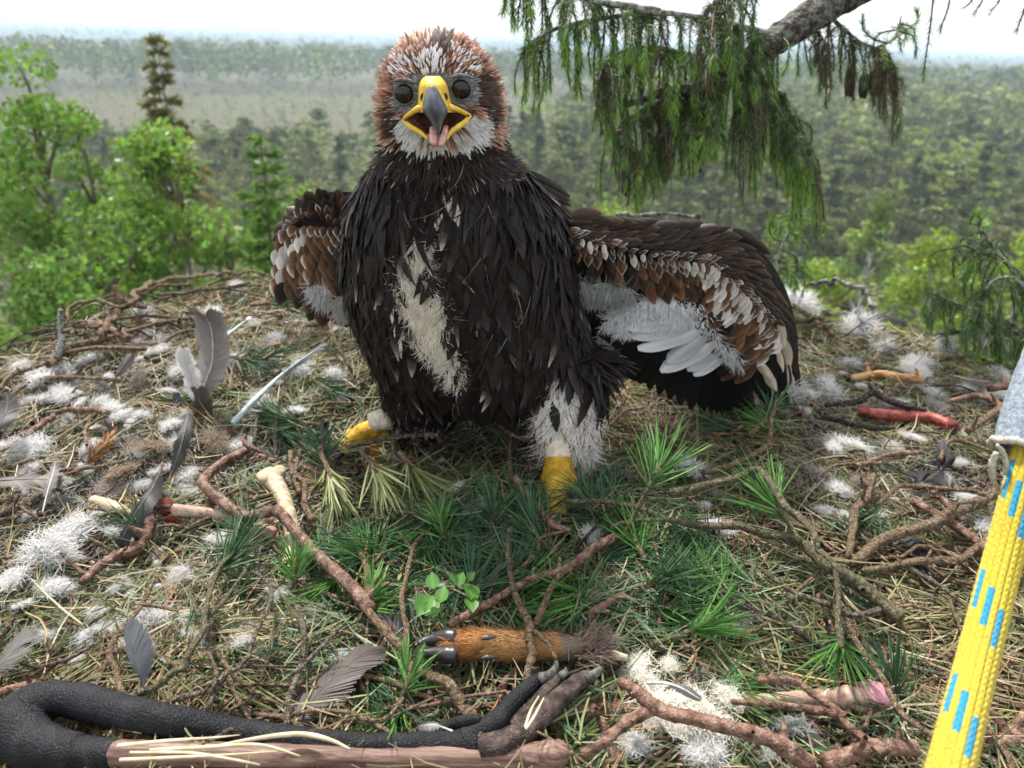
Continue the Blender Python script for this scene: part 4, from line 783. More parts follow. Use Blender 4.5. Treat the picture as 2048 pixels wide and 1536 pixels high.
foot([(np.array([B, aty1(735, 862, B[1] - .018), aty1(700, 880, B[1] - .03), aty1(682, 905, B[1] - .045)]), .0155, .0095),
      (np.array([B, B + [-.01, -.02, -.025], B + [-.012, -.04, -.05]]), .014, .008), (np.array([B, B + [.02, -.02, -.03], B + [.03, -.03, -.05]]), .013, .008), (np.array([B, B + [.02, .03, -.02], B + [.03, .05, -.035]]), .0135, .009)],
     (np.array([aty1(815, 850, .912), B + [.012, .006, .006], B]), [.011, .0145, .0155]))
tube_obj('knuckle', catmull(np.array([aty1(795, 845, .90), aty1(765, 838, .885), aty1(742, 846, .88)]), 9), [.011, .0135, .012], M_cuff, EG, 14, .05)
def ringband(c, ax, r_):
    th = np.linspace(0, 2 * np.pi, 40); s = unit(np.cross(ax, [0, 1, .1])); u = np.cross(unit(ax), s); tube_obj('leg_ring', c + r_ * (np.cos(th)[:, None] * s + np.sin(th)[:, None] * u), [.0024], M_metal, EG, 8)
ringband(aty1(1128, 896, .842), np.array([.1, -.1, 1.0]), .0185); ringband(aty1(800, 838, .902), np.array([.9, .2, .35]), .016)
ringtag = tube_obj('ring_tag', aty([1143, 1157], [907, 899], [.822, .824]), [.0028, .0024], M_metal, EG, 8)
M_ring2 = noise_mat('orange_ring', [(.3, (.55, .20, .03)), (.7, (.65, .27, .05))], rough=.5); tube_obj('colour_ring', aty([806, 822, 832], [832, 832, 838], [.885, .884, .888]), [.006, .008, .006], M_ring2, EG, 12)

# --- wings
def feather_mesh(name, prof, base, tip, edge=None, camber=.22, curve=.10, K=8, curl=0., shaft=None):
    V, Fc, T, S, I = strips(np.zeros((1, 3)), np.array([[0, 1.0, 0]]), np.array([[0, 0, 1.0]]), np.ones(1), np.ones(1), K, prof, bend=curve, curl=curl, across=4, camber=camber)
    c = lerp(np.tile(base, (len(V), 1)), np.tile(tip, (len(V), 1)), np.clip((T - .45) / .55, 0, 1) ** 1.5)
    if edge is not None:
        w = np.clip((np.abs(S) - .3) / .2, 0, 1) * np.clip((T - .3) * 3, 0, 1); w = np.maximum(w, np.clip((T - .86) / .14, 0, 1)); c = lerp(c, np.tile(edge, (len(V), 1)), w)
    if shaft is not None: c[np.abs(S) < .01] = shaft
    return make(name, V, Fc, M_wingf, cols=c, uvs=np.stack([S * 2, T * .6], 1), mesh_only=True)
ROUND = [.45, .8, .98, 1.0, .9, .6, .12]; POINT = [.4, .75, .95, .95, .75, .42, .05]; LONG = [.35, .8, 1, 1, .98, .9, .7, .2]
FD, FM, FR = (.016, .012, .010), (.045, .028, .020), (.20, .095, .045)
FT = {'dark': feather_mesh('feather', ROUND, FD, (.03, .022, .018), (.075, .045, .03)), 'darkp': feather_mesh('feather', POINT, FD, (.035, .025, .02), (.10, .055, .035)),
      'brown': feather_mesh('feather', ROUND, FM, (.075, .042, .026), (.15, .08, .045)), 'ruf': feather_mesh('feather', ROUND, (.10, .05, .028), FR, (.27, .14, .07)),
      'ruft': feather_mesh('feather', POINT, (.06, .035, .024), (.16, .085, .045), (.62, .52, .42)), 'white': feather_mesh('feather', ROUND, (.55, .50, .45), (.78, .76, .73), (.82, .80, .78)),
      'whiter': feather_mesh('feather', ROUND, (.16, .08, .045), (.55, .45, .36), (.82, .79, .75)), 'tipw': feather_mesh('feather', POINT, (.05, .03, .02), (.10, .055, .03), (.74, .70, .66)),
      'quill': feather_mesh('feather', LONG, (.40, .40, .41), (.74, .75, .77), (.60, .61, .63), .12, .14, 10, -.12, (.75, .75, .75)), 'black': feather_mesh('feather', LONG, (.006, .006, .007), (.012, .011, .011), None, .12, .08, 10, .05),
      'buff': feather_mesh('feather', ROUND, (.40, .34, .27), (.66, .60, .51), (.5, .38, .25), .2)}
NFEATH = [0]; FQ = {}; JR, JL = Acc(), Acc()
def wing(name_label, outline, surf_fn, thick):
    q = P2(outline); c = catmull(np.vstack([q, q[:1]]), 70)[:-1]; cx, cy = c.mean(0); rings = []
    for s in (1.0, .75, .5, .25): rr = np.array([cx, cy]) + (c - [cx, cy]) * s; rings.append(rr)
    pts = np.vstack(rings + [[[cx, cy]]]); Pf = surf_fn(pts[:, 0], pts[:, 1]); vd = unit(Pf - CAM); bul = np.concatenate([np.full(69, s) for s in (0, .6, .9, 1.)] + [[1.]])
    Bk = Pf + vd * (thick * (.3 + bul))[:, None]; Pf = Pf + vd * .006; m = 69; n0 = len(pts); Fq = []
    for o_, fl_ in ((0, False), (n0, True)):
        for k in range(3):
            for i in range(m): f = [o_ + k * m + i, o_ + k * m + (i + 1) % m, o_ + (k + 1) * m + (i + 1) % m, o_ + (k + 1) * m + i]; Fq.append(f[::-1] if fl_ else f)
        for i in range(m): f = [o_ + 3 * m + i, o_ + 3 * m + (i + 1) % m, o_ + 4 * m]; Fq.append(f[::-1] if fl_ else f)
    for i in range(m): Fq.append([i, n0 + i, n0 + (i + 1) % m, (i + 1) % m])
    o = make('wing', np.vstack([Pf, Bk]), Fq, M_skin); o['label'] = name_label; child(o, EG); return o
def lay(w, surf_fn, px_, py_, dx, dy, Lpx, Wpx, typ, lift=.0045, base=.0, roll=0., join=None):
    d = np.array([dx, dy]) / math.hypot(dx, dy); a, b = surf_fn(np.array([px_, px_ + d[0] * Lpx]), np.array([py_, py_ + d[1] * Lpx]))
    va = unit(CAM - a); a = a + va * base; b = b + unit(CAM - b) * (base + lift); y = b - a; L = np.linalg.norm(y); y = y / L; z = va - y * (va @ y); z = unit(z); x = np.cross(y, z)
    if roll: x, z = x * math.cos(roll) + z * math.sin(roll), z * math.cos(roll) - x * math.sin(roll)
    Wm = Wpx / F * proj(a)[2][0]; M = Matrix(((x[0] * Wm, y[0] * L, z[0] * Wm, a[0]), (x[1] * Wm, y[1] * L, z[1] * Wm, a[1]), (x[2] * Wm, y[2] * L, z[2] * Wm, a[2]), (0, 0, 0, 1)))
    if join is not None:
        me = FT[typ]; v = np.empty(len(me.vertices) * 3, np.float32); me.vertices.foreach_get('co', v); v = v.reshape(-1, 3) @ np.array(M)[:3, :3].T + np.array(M)[:3, 3]
        if typ not in FQ:
            q_ = np.empty(len(me.loops), np.int32); me.loops.foreach_get('vertex_index', q_); c_ = np.empty(len(me.vertices) * 4, np.float32); me.color_attributes['Col'].data.foreach_get('color', c_); FQ[typ] = (q_.reshape(-1, 4), c_.reshape(-1, 4)[:, :3])
        join.add(v, FQ[typ][0], FQ[typ][1] * rng.uniform(.8, 1.2), np.zeros((len(v), 2))); return
    o = bpy.data.objects.new('feather', FT[typ]); COL.objects.link(o); o.parent = w; o.matrix_local = M; NFEATH[0] += 1; return o
def rsurf(px_, py_):
    px_, py_ = np.asarray(px_, float), np.asarray(py_, float); return aty(px_, py_, .885 + .00011 * (px_ - 1130) + .00026 * np.clip(py_ - 430, -60, 500) + .03 * np.clip((px_ - 1480) / 120, 0, 1.2) ** 2)
g = np.random.default_rng(95)
WR = wing('half-open drooping wing showing its white lined underside', "1060,420 1140,445 1200,446 1300,446 1400,446 1470,466 1530,510 1570,575 1590,640 1597,710 1590,775 1555,800 1500,770 1430,770 1350,775 1250,755 1180,700 1100,640 1050,560", rsurf, .03)
# black flight feathers behind everything
for i, (x, y, dx, dy, L, W) in enumerate([(1290 + 13 * k, 600 + 3.0 * k, -.45 + .05 * k, 1, 150 + 6 * k, 44) for k in range(14)] + [(1470 + 11 * k, 560 + 18 * k, .18 - .01 * k, 1, 225 - 9 * k, 40) for k in range(11)] + [(1200 + 14 * k, 640, -.12, 1, 112, 46) for k in range(7)]):
    lay(WR, rsurf, x, y, dx, dy, L, W, 'black', .002, .002 + .0003 * i)
# outer edge primaries
for k in range(12): lay(WR, rsurf, 1478 + 9.2 * k, 478 + 21 * k, .62 - .05 * k, 1, 120 - 1.5 * k, 36, 'dark' if k % 3 else 'brown', .004, .008 + .0003 * k)
# white inner quills
for x, y, x2, y2, W in ((1398, 640, 1262, 668, 34), (1402, 655, 1275, 692, 34), (1408, 665, 1330, 722, 34), (1410, 664, 1355, 716, 28), (1435, 676, 1318, 738, 34), (1433, 695, 1372, 738, 26), (1450, 705, 1385, 748, 24), (1385, 632, 1250, 650, 30)):
    lay(WR, rsurf, x, y, x2 - x, y2 - y, math.hypot(x2 - x, y2 - y), W * 1.3, 'quill', .006, .013)
# buff feathers near the wing tip
for x, y, dx, dy, L, W in ((1555, 640, .2, 1, 62, 24), (1563, 680, .25, 1, 64, 30), (1568, 720, .1, 1, 62, 34), (1575, 745, .1, 1, 52, 26), (1492, 684, .7, 1, 62, 16), (1508, 712, .7, 1, 60, 18), (1530, 735, .5, 1, 55, 22), (1545, 690, .4, 1, 60, 22), (1540, 655, .45, 1, 44, 20)):
    lay(WR, rsurf, x, y, dx, dy, L, W, 'buff' if g.random() < .6 else 'white', .006, .014, g.normal(0, .2))
# under coverts: dark lower rows first, then rufous, then the white patch, leading edge last (shingled towards the tip)
LE = catmull(P2("1133,465 1201,488 1309,512 1382,521 1426,532 1470,568 1500,597 1543,644 1565,690"), 200)
def edge_pt(t): i = int(np.clip(t, 0, 1) * 199); d = LE[min(i + 1, 199)] - LE[max(i - 1, 0)]; return LE[i], d / np.hypot(*d)
for row, off, L, W, cnt in ((0, 66, 52, 36, 24), (1, 50, 46, 33, 28), (2, 35, 38, 27, 32), (3, 22, 32, 21, 36), (4, 11, 26, 16, 44), (5, 1, 21, 13, 48)):
    for i in range(cnt):
        t = (i + .5 * (row % 2) + g.uniform(-.2, .2)) / cnt; p, tg = edge_pt(t); nr = np.array([-tg[1], tg[0]]); o_ = off * (.55 + .75 * t); q = p + nr * o_ + g.normal(0, 1.5, 2)
        if t < .12 and row < 2: continue
        dirv = nr * (1.0 - .2 * t) + tg * (.38 + .1 * t) + g.normal(0, .10, 2); inw = inpoly(np.array([q[0]]), np.array([q[1]]), "1376,514 1450,500 1484,535 1516,566 1506,612 1455,620 1424,592 1422,560 1384,538")[0]
        outer = t > .72
        if inw: ty = g.choice(['white', 'whiter', 'ruf'], p=[.72, .14, .14])
        elif row <= 1: ty = g.choice(['dark', 'brown', 'ruf', 'black'], p=[.35, .4, .15, .1]) if not outer else g.choice(['brown', 'ruf', 'whiter', 'black'], p=[.4, .3, .1, .2])
        elif row <= 3: ty = g.choice(['brown', 'ruf', 'ruft', 'darkp'], p=[.35, .25, .2, .2]) if t < .6 else g.choice(['ruf', 'whiter', 'white', 'brown'], p=[.4, .2, .12, .28])
        else: ty = g.choice(['tipw', 'whiter', 'white', 'ruft'], p=[.35, .2, .25, .2])
        s_ = .75 + .55 * t
        lay(WR, rsurf, q[0], q[1], dirv[0], dirv[1], L * s_ * g.uniform(.9, 1.15), W * s_ * g.uniform(.85, 1.1), ty, .0050, .0165 + .0012 * row, g.normal(0, .12), JR if row >= 4 else None)
# upper coverts above the leading edge, lying up and back over the wing
for row, off, L, W, cnt in ((0, 58, 58, 24, 22), (1, 44, 54, 21, 24), (2, 30, 46, 17, 27), (3, 17, 36, 14, 31), (4, 6, 28, 12, 36), (5, -2, 20, 10, 38)):
    for i in range(cnt):
        t = (i + .5 * (row % 2) + g.uniform(-.2, .2)) / cnt; p, tg = edge_pt(t * .86); nr = np.array([tg[1], -tg[0]]); q = p + nr * off * (.6 + .45 * math.sin(math.pi * min(t * 1.05, 1)) - .25 * t) + g.normal(0, 1.2, 2)
        dirv = nr * np.interp(t, [0, .5, 1], [.42, .40, .22]) + tg * 1.0 + g.normal(0, .07, 2); ty = g.choice(['darkp', 'dark', 'brown'], p=[.6, .25, .15]) if row < 4 else g.choice(['tipw', 'ruft', 'darkp', 'whiter'], p=[.3, .3, .25, .15])
        lay(WR, rsurf, q[0], q[1], dirv[0], dirv[1], L * g.uniform(.9, 1.15), W * g.uniform(.9, 1.15), ty, .0045, .0150 + .0012 * row, g.normal(0, .12), JR if row >= 4 else None)
# scapulars standing up behind the shoulder
def ssurf(px_, py_): return aty(np.asarray(px_, float), np.asarray(py_, float), np.full(len(np.atleast_1d(px_)), .93))
for k in range(10): lay(WR, ssurf, 1035 + 7 * k, 345 + 10 * k + g.normal(0, 4), 1, .50 + .03 * k, 118 - 5 * k, 26, 'dark', .004, .001 * k, g.normal(0, .3))
lay(WR, rsurf, 1480, 470, 1, .62, 75, 26, 'dark', .004, .012); lay(WR, rsurf, 1465, 462, 1, .5, 70, 24, 'dark', .004, .010)
# white down on the underside
def wing_down(w, surf_fn, poly, n, cols, dvec, Lr, base, g, name='wing_down'):
    q = P2(poly); lo, hi = q.min(0), q.max(0); x = g.uniform(lo[0], hi[0], n * 3); y = g.uniform(lo[1], hi[1], n * 3); k = inpoly(x, y, poly); x, y = x[k][:n], y[k][:n]; P = surf_fn(x, y); v = unit(CAM - P); P = P + v * base
    D = (ray(x + dvec[0], y + dvec[1]) - ray(x, y)); D = unit(D) + g.normal(0, .6, D.shape) + v * g.uniform(.2, .6, (len(x), 1)); c = np.array(cols)[g.integers(0, len(cols), len(x))] * g.uniform(.75, 1.1, (len(x), 1))
    V, Fc, T, S, I = strips(P, D, v, g.uniform(*Lr, len(x)), g.uniform(.0008, .0018, len(x)), 3, [.7, 1, .8, .15], bend=g.uniform(.0, .5, len(x)), curl=g.normal(0, .3, len(x)))
    o = make(name, V, Fc, M_fluff, cols=c[I], kind='stuff'); o.parent = w
wing_down(WR, rsurf, "1205,645 1240,618 1300,596 1352,590 1405,600 1424,640 1412,650 1395,636 1340,646 1300,652 1245,662", 5600, [(.78, .78, .78), (.86, .86, .86)], (-6, 10), (.010, .020), .005, g)
wing_down(WR, rsurf, "1418,640 1440,672 1475,700 1482,735 1460,718 1438,690", 900, [(.62, .62, .62)], (-2, 10), (.010, .020), .012, g)
wing_down(WR, rsurf, "1135,560 1200,566 1262,570 1265,590 1180,594 1150,580", 1600, [(.30, .31, .29), (.40, .41, .39)], (-4, 10), (.014, .024), .012, g)  # grey here instead of white: the shade on this down is painted in
wing_down(WR, rsurf, "1565,772 1598,765 1606,795 1580,798", 260, [(.6, .58, .55)], (8, 6), (.012, .024), .012, g)
wing_down(WR, rsurf, "1195,670 1225,690 1240,720 1215,715", 260, [(.3, .3, .3)], (-4, 8), (.010, .02), .014, g)

def lsurf(px_, py_):
    px_, py_ = np.asarray(px_, float), np.asarray(py_, float); return aty(px_, py_, .905 + .00020 * (700 - px_) + .03 * np.clip((620 - px_) / 70, 0, 1.1) ** 2 + .00016 * (py_ - 430))
WL = wing('folded wing with white and rufous scaled wrist', "760,395 700,384 650,386 600,402 570,432 556,480 552,530 562,562 600,588 640,612 690,640 745,665 780,640 790,500", lsurf, .05)
for k in range(9): lay(WL, lsurf, 610 + 14 * k, 520 + 8 * k, .45 - .02 * k, 1, 100 - 1.5 * k, 34, 'black', .003, .004 + .0004 * k)
for k in range(4): lay(WL, lsurf, 575 + 12 * k, 530 + 4 * k, .25, 1, 62, 24, 'black', .003, .004 + .0004 * k)
LEL = catmull(P2("745,476 690,462 640,438 600,440 572,462 560,500 558,540"), 200)
def edge_l(t): i = int(np.clip(t, 0, 1) * 199); d = LEL[min(i + 1, 199)] - LEL[max(i - 1, 0)]; return LEL[i], d / np.hypot(*d)
OUTL = "760,440 700,450 640,440 600,442 570,460 556,490 552,530 562,566 600,592 640,610 690,625 745,640 770,560"
for yy in range(608, 434, -13):
    W0 = np.interp(yy, [440, 500, 610], [15, 27, 34]); xx = 548 + g.uniform(0, W0 * .5)
    while xx < 765:
        q = np.array([xx, yy + g.normal(0, 2.5)])
        if inpoly(q[:1], q[1:], OUTL)[0]:
            wz = inpoly(q[:1], q[1:], "575,440 630,440 606,475 598,520 572,548 548,520 552,470")[0]
            if yy < 462: ty = g.choice(['tipw', 'whiter', 'ruft'], p=[.45, .3, .25])
            elif wz: ty = g.choice(['white', 'whiter', 'ruf'], p=[.74, .14, .12])
            elif xx < 660 and yy < 560: ty = g.choice(['ruf', 'brown', 'whiter'], p=[.55, .3, .15])
            elif yy < 480: ty = g.choice(['ruft', 'tipw', 'brown'], p=[.4, .3, .3])
            else: ty = g.choice(['dark', 'brown', 'ruf', 'black'], p=[.45, .28, .07, .2])
            lay(WL, lsurf, q[0], q[1], -.38 + .0028 * (xx - 550) + g.normal(0, .08), 1, W0 * g.uniform(1.25, 1.5), W0 * g.uniform(.95, 1.15), ty, .006, .010 + .0006 * (608 - yy) / 13, g.normal(0, .12))
        xx += W0 * g.uniform(.62, .8)
for row, off, L0, W, cnt in ((0, 38, 30, 24, 12), (1, 32, 32, 20, 13), (2, 19, 28, 17, 15), (3, 8, 24, 13, 17), (4, 0, 18, 10, 17)):
    for i in range(cnt):
        t = (i + .5 * (row % 2) + g.uniform(-.2, .2)) / cnt * .78; p, tg = edge_l(t); nr = np.array([-tg[1], tg[0]]); kk = 1 - .78 * np.clip((t - .28) / .35, 0, 1); q = p + nr * off * 1.05 * kk + g.normal(0, 1, 2); L = L0 * (.45 + .55 * kk); dirv = nr * 1.0 + tg * (.42 + .7 * t) + g.normal(0, .08, 2)
        ty = g.choice(['dark', 'darkp', 'brown'], p=[.45, .35, .2]) if row < 3 else g.choice(['ruft', 'tipw', 'brown'], p=[.4, .3, .3])
        lay(WL, lsurf, q[0], q[1], dirv[0], dirv[1], L * g.uniform(.9, 1.1), W * g.uniform(.9, 1.1), ty, .005, .012 + .0016 * row, g.normal(0, .12))
wing_down(WL, lsurf, "615,565 650,575 665,600 640,600", 500, [(.55, .54, .52)], (2, 10), (.012, .022), .014, g)
wing_down(WL, lsurf, "672,590 695,600 690,635 675,630", 400, [(.5, .47, .43)], (2, 10), (.012, .022), .014, g)
for a_, w_ in ((JR, WR),):
    o = a_.make('marginal_coverts', M_wingf, None, kind='stuff'); o.parent = w_
print('wing feathers', NFEATH[0])
# ================================================================== FRESH PINE SPRIGS, SPRUCE
def needles_on(path, t0, t1, n, L, W, ang, cols, g, K=3, droop=0.0, bend=0.1, flatten=1.0):
    m = len(path); T = unit(np.gradient(path, axis=0)); tt = t0 + (t1 - t0) * g.random(n); x = tt * (m - 1)
    P = np.stack([np.interp(x, np.arange(m), path[:, q]) for q in range(3)], 1); D = unit(np.stack([np.interp(x, np.arange(m), T[:, q]) for q in range(3)], 1))
    a = g.normal(0, 1, (n, 3)); s = unit(a - D * (a * D).sum(1, keepdims=True)); th = g.normal(ang, 0.18, n)[:, None]
    th = th * (1 - 0.5 * np.clip((tt - t0) / (t1 - t0), 0, 1))[:, None]
    Dn = D * np.cos(th) + s * np.sin(th); Dn[:, 2] *= flatten; Dn[:, 2] -= droop
    Ln = L * g.uniform(0.7, 1.15, n); c = np.asarray(cols)[g.integers(0, len(cols), n)] * g.uniform(0.75, 1.25, (n, 1))
    V, Fc, _, _, I = strips(P, Dn, g.normal(0, 1, (n, 3)), Ln, W, K, [0.8, 1, 0.9, 0.25], bend=g.normal(0, bend, n), curl=g.normal(0, bend, n))
    return V, Fc, c[I]
GN = [(0.032, 0.08, 0.036), (0.048, 0.105, 0.04), (0.065, 0.13, 0.05), (0.038, 0.09, 0.052)]
GB = [(0.07, 0.19, 0.035), (0.10, 0.24, 0.045), (0.055, 0.15, 0.035)]
GY = [(0.30, 0.31, 0.13), (0.22, 0.26, 0.10), (0.36, 0.35, 0.18), (0.17, 0.22, 0.08)]
GO = [(0.32, 0.15, 0.04), (0.24, 0.11, 0.035)]
def sprig(pts, off, n, L, cols, label, group=None, t0=0.45, ang=0.75, r=(0.0032, 0.0022), bark='tan', droop=0.0, seed=0, W=0.0016, bud=True, name='pine_sprig', flatten=.75):
    g = np.random.default_rng(1000 + seed); q = P2(pts) if isinstance(pts, str) else pts; path = catmull(atn(q[:, 0], q[:, 1], interp_list(off, len(q))), 14)
    rt = root(name, label, 'sprig', path[0], group)
    tube_obj('twig', path, r, BARK[bark], rt, 7, 0.12, 0.08)
    V, Fc, c = needles_on(path, t0, 1.0, n, L, W, ang, cols, g, droop=droop, flatten=flatten)
    child(make('needles', V, Fc, M_pine, cols=c, kind='stuff'), rt)
    if bud:
        e = path[-1]; d = unit(path[-1] - path[-2]); tube_obj('bud', np.array([e - d * .002, e + d * .003, e + d * .006, e + d * .009]), [.0016, .0024, .0018, .0005], M_bud, rt, 7, 0.08)
    return rt
M_bud = noise_mat('resinous_bud', [(0.25, (0.12, 0.05, 0.03)), (0.55, (0.25, 0.13, 0.075)), (0.8, (0.36, 0.27, 0.18))], scale=300, rough=0.5, bump=0.8, dist=0.001)
SP = [ # path px, heights, needles, length m, palette, label
 ("705,745 670,680 652,625 640,585", [.02, .05, .08, .09], 110, .062, GN, 'dark green pine sprig fanning out below the folded wing', .6),
 ("500,610 545,606 575,603", [.06, .07, .07], 60, .06, GN, 'pine sprig with a reddish bud cluster on the far rim', .4),
 ("420,700 470,715 520,720 560,700", [.03, .04, .05], 90, .055, GN, 'dark green sprig between grey feather and blue shafted quill', .3),
 ("640,850 580,840 540,825", [.03, .03, .03], 80, .055, GN, 'dark green sprig lying beside the round tuft of down', .2),
 ("480,770 430,790 370,800 310,800", [.02, .02, .02], 130, .028, [(0.05, 0.10, 0.03), (0.10, 0.16, 0.04)], 'short needled olive sprig lying behind the standing grey feather', .1),
 ("962,803 935,792 915,790", [.075, .08, .075], 75, .05, GN, 'hanging needle spray at the crook of the arched twig', .4),
 ("860,805 845,825 832,850", [.07, .06, .05], 34, .045, GN, 'small needle spray hanging at the end of the arched twig', .4),
 ("1022,960 1020,910 1024,850 1030,830", [.02, .04, .07, .08], 70, .055, GN, 'upright pine shoot standing between the legs of the bird', .35),
 ("655,955 648,915 645,880", [.03, .05, .06], 50, .05, GN, 'upright needle tuft in front of the far yellow toes', .2),
 ("640,905 655,935 668,970 674,1000", [.05, .05, .04, .02], 80, .045, GY, 'withered yellow-green sprig hanging with a catkin stub', .25),
 ("720,900 745,930 762,955 775,985", [.05, .05, .04, .02], 95, .045, GY, 'withered pale sprig with drooping needles in the middle', .2),
 ("800,905 822,930 840,945", [.04, .04, .03], 55, .05, GY, 'withered pale sprig with needles spread to one side', .3),
 ("1240,1085 1270,1030 1300,970 1318,935", [.03, .06, .09, .10], 60, .062, GB, 'bright green upturned pine shoot in front of the open wing', .6),
 ("1500,870 1530,840 1553,805", [.06, .07, .08], 46, .052, GN, 'spray of needles at the top of the curved tan twig', .5),
 ("1600,1085 1580,1050 1555,1015 1548,1000", [.05, .06, .07, .07], 55, .07, GB, 'bright green needle spray with a pale bud', .4),
 ("415,1180 440,1140 465,1105", [.035, .04, .045], 80, .052, GN, 'needle spray at the tip of the pale knobby twig', .4),
 ("590,1200 590,1160 592,1130", [.02, .035, .045], 55, .038, GB, 'upright young shoot with yellow stem over the pale bone', .3),
 ("520,1080 500,1060 485,1030", [.02, .03, .03], 50, .045, GN, 'small sprig beside the pink joint bone', .2),
 ("330,1120 300,1090 280,1060 270,1050", [.02, .03, .03], 60, .045, GN, 'green sprig between orange-red stick and pink joint', .2),
 ("735,1230 742,1195 748,1165", [.025, .035, .04], 40, .03, GB, 'tiny bright green shoot on the long branch', .3),
 ("800,1410 812,1380 820,1345", [.02, .035, .045], 44, .035, GB, 'bright green shoot standing behind the black foot', .3),
 ("895,1110 888,1075 880,1040", [.02, .03, .04], 50, .035, GB, 'small shoot with a yellow stem in the dark green middle', .35),
 ("1400,1130 1370,1150 1345,1155", [.03, .035, .035], 75, .06, GN, 'large green sprig with a pinkish bud cluster', .1),
 ("1280,1180 1310,1165 1340,1155", [.03, .035, .035], 60, .055, GN, 'green sprig meeting the pinkish bud cluster', .2),
 ("1300,1290 1360,1270 1410,1250", [.03, .035, .04], 40, .05, GB, 'shoot with a thick yellow stem above the white lichen', .6),
 ("1520,1180 1500,1165 1470,1150", [.03, .03, .03], 60, .058, GN, 'green sprig spreading under the bent olive twig', .1),
 ("1670,1200 1680,1260 1685,1290", [.05, .05, .05], 34, .058, GB, 'needle spray hanging at the end of the bent olive twig', .7),
 ("1800,1440 1790,1400 1785,1370", [.0, .02, .03], 70, .052, GN, 'tall dark green needle clump beside the foot of the rope', .1),
 ("1290,1120 1275,1090 1262,1060", [.03, .04, .04], 60, .055, GB, 'bright green spray beside the wisps of down', .2),
 ("980,1090 985,1050 990,1020", [.02, .035, .045], 60, .045, GN, 'upright dark shoot in front of the gap between the legs', .2),
 ("1075,1080 1062,1040 1052,1005", [.02, .03, .035], 60, .05, GN, 'dark green sprig beside the yellow foot', .2),
 ("1190,1010 1170,980 1150,985", [.03, .035, .035], 50, .055, GN, 'green sprig lying over the front toe of the bird', .1),
 ("170,930 195,905 215,880", [.02, .03, .03], 110, .02, GO, 'dead rust-orange sprig lying on the needles', .1),
 ("1880,920 1905,880 1990,905", [.02, .02, .02], 10, .05, GY, 'bundle of pale yellow-green needles before the canvas sleeve', .1),
]
for i, (p, o_, n, L, c, lab, t0) in enumerate(SP):
    W = 0.0024 if c is GY else 0.0016
    sprig(p, np.array(o_) + (.018 if c is GY else .004), int(n * (2.0 if c is GY else 1.25)), L * (1.3 if c is GY else 1.0), c, lab, None, t0, 0.8 if c is not GY else 0.45, seed=i, droop=0.35 if c is GY else 0.0, W=W, bark='olive' if c is GB else 'tan')
# unnamed sprigs that make up the green middle
g = np.random.default_rng(71)
SPL = ('dark green pine sprig pressed flat into the green middle of the nest', 'flat pine sprigs in the green middle')
for i in range(78):
    if i < 58: px, py = g.normal(1010, 240), g.normal(1120, 115)
    else: px, py = g.uniform(300, 1900), g.uniform(700, 1450)
    if not (380 < px < 1850 and 700 < py < 1480) or (720 < px < 1300 and py < 930) or (760 < px < 1260 and 1230 < py < 1350): continue
    a = g.uniform(0, 6.28); L = g.uniform(35, 75); q = np.array([[px, py], [px + L * .5 * math.cos(a), py + L * .35 * math.sin(a)], [px + L * math.cos(a), py + L * .7 * math.sin(a)]])
    sprig(q, [.015, .022, .028], g.integers(50, 90), g.uniform(.048, .068), GN if g.random() < .75 else GB, *SPL, t0=.15, ang=.7, seed=200 + i, bud=g.random() < .4, flatten=.35)

# ---- spruce boughs
M_spruce = attr_mat('spruce_needles', rough=0.45, spec=0.4, trans=0.2, var=0.15, scale=10)
SG = [(0.055, 0.115, 0.04), (0.075, 0.155, 0.05), (0.10, 0.19, 0.055)]; SB = [(0.17, 0.32, 0.05), (0.22, 0.38, 0.06), (0.13, 0.26, 0.045)]; SBR = [(0.16, 0.085, 0.045), (0.09, 0.06, 0.035)]; SGY = [(0.13, 0.115, 0.10), (0.2, 0.18, 0.16)]
def branchlet(path, g, mode, parent, young=0.25, dens=1700, nl=0.0155, name='branchlet', r=0.0016):
    Lp = np.linalg.norm(np.diff(path, axis=0), axis=1).sum(); n = max(30, int(Lp * dens)); a = Acc()
    v, f, uv, _ = tube(path, [r, r * 0.6], 5, close=False); a.add(v, f, (0.10, 0.06, 0.035))
    n1 = int(n * (1 - young)); pal = {'green': SG, 'brown': SBR + SG[:1], 'bare': SGY, 'bright': SB}[mode]
    v, f, c = needles_on(path, 0.0, 1 - young, n1, nl, 0.0011, 0.95, pal, g, 1, bend=0.0); a.add(v, f, c)
    if n > n1:
        v, f, c = needles_on(path, 1 - young, 1.0, int((n - n1) * 1.3), nl * 0.9, 0.0012, 0.7, SB if mode in ('green', 'bright') else pal, g, 1, bend=0.0); a.add(v, f, c)
    return a.make(name, M_spruce, parent, smooth=False)
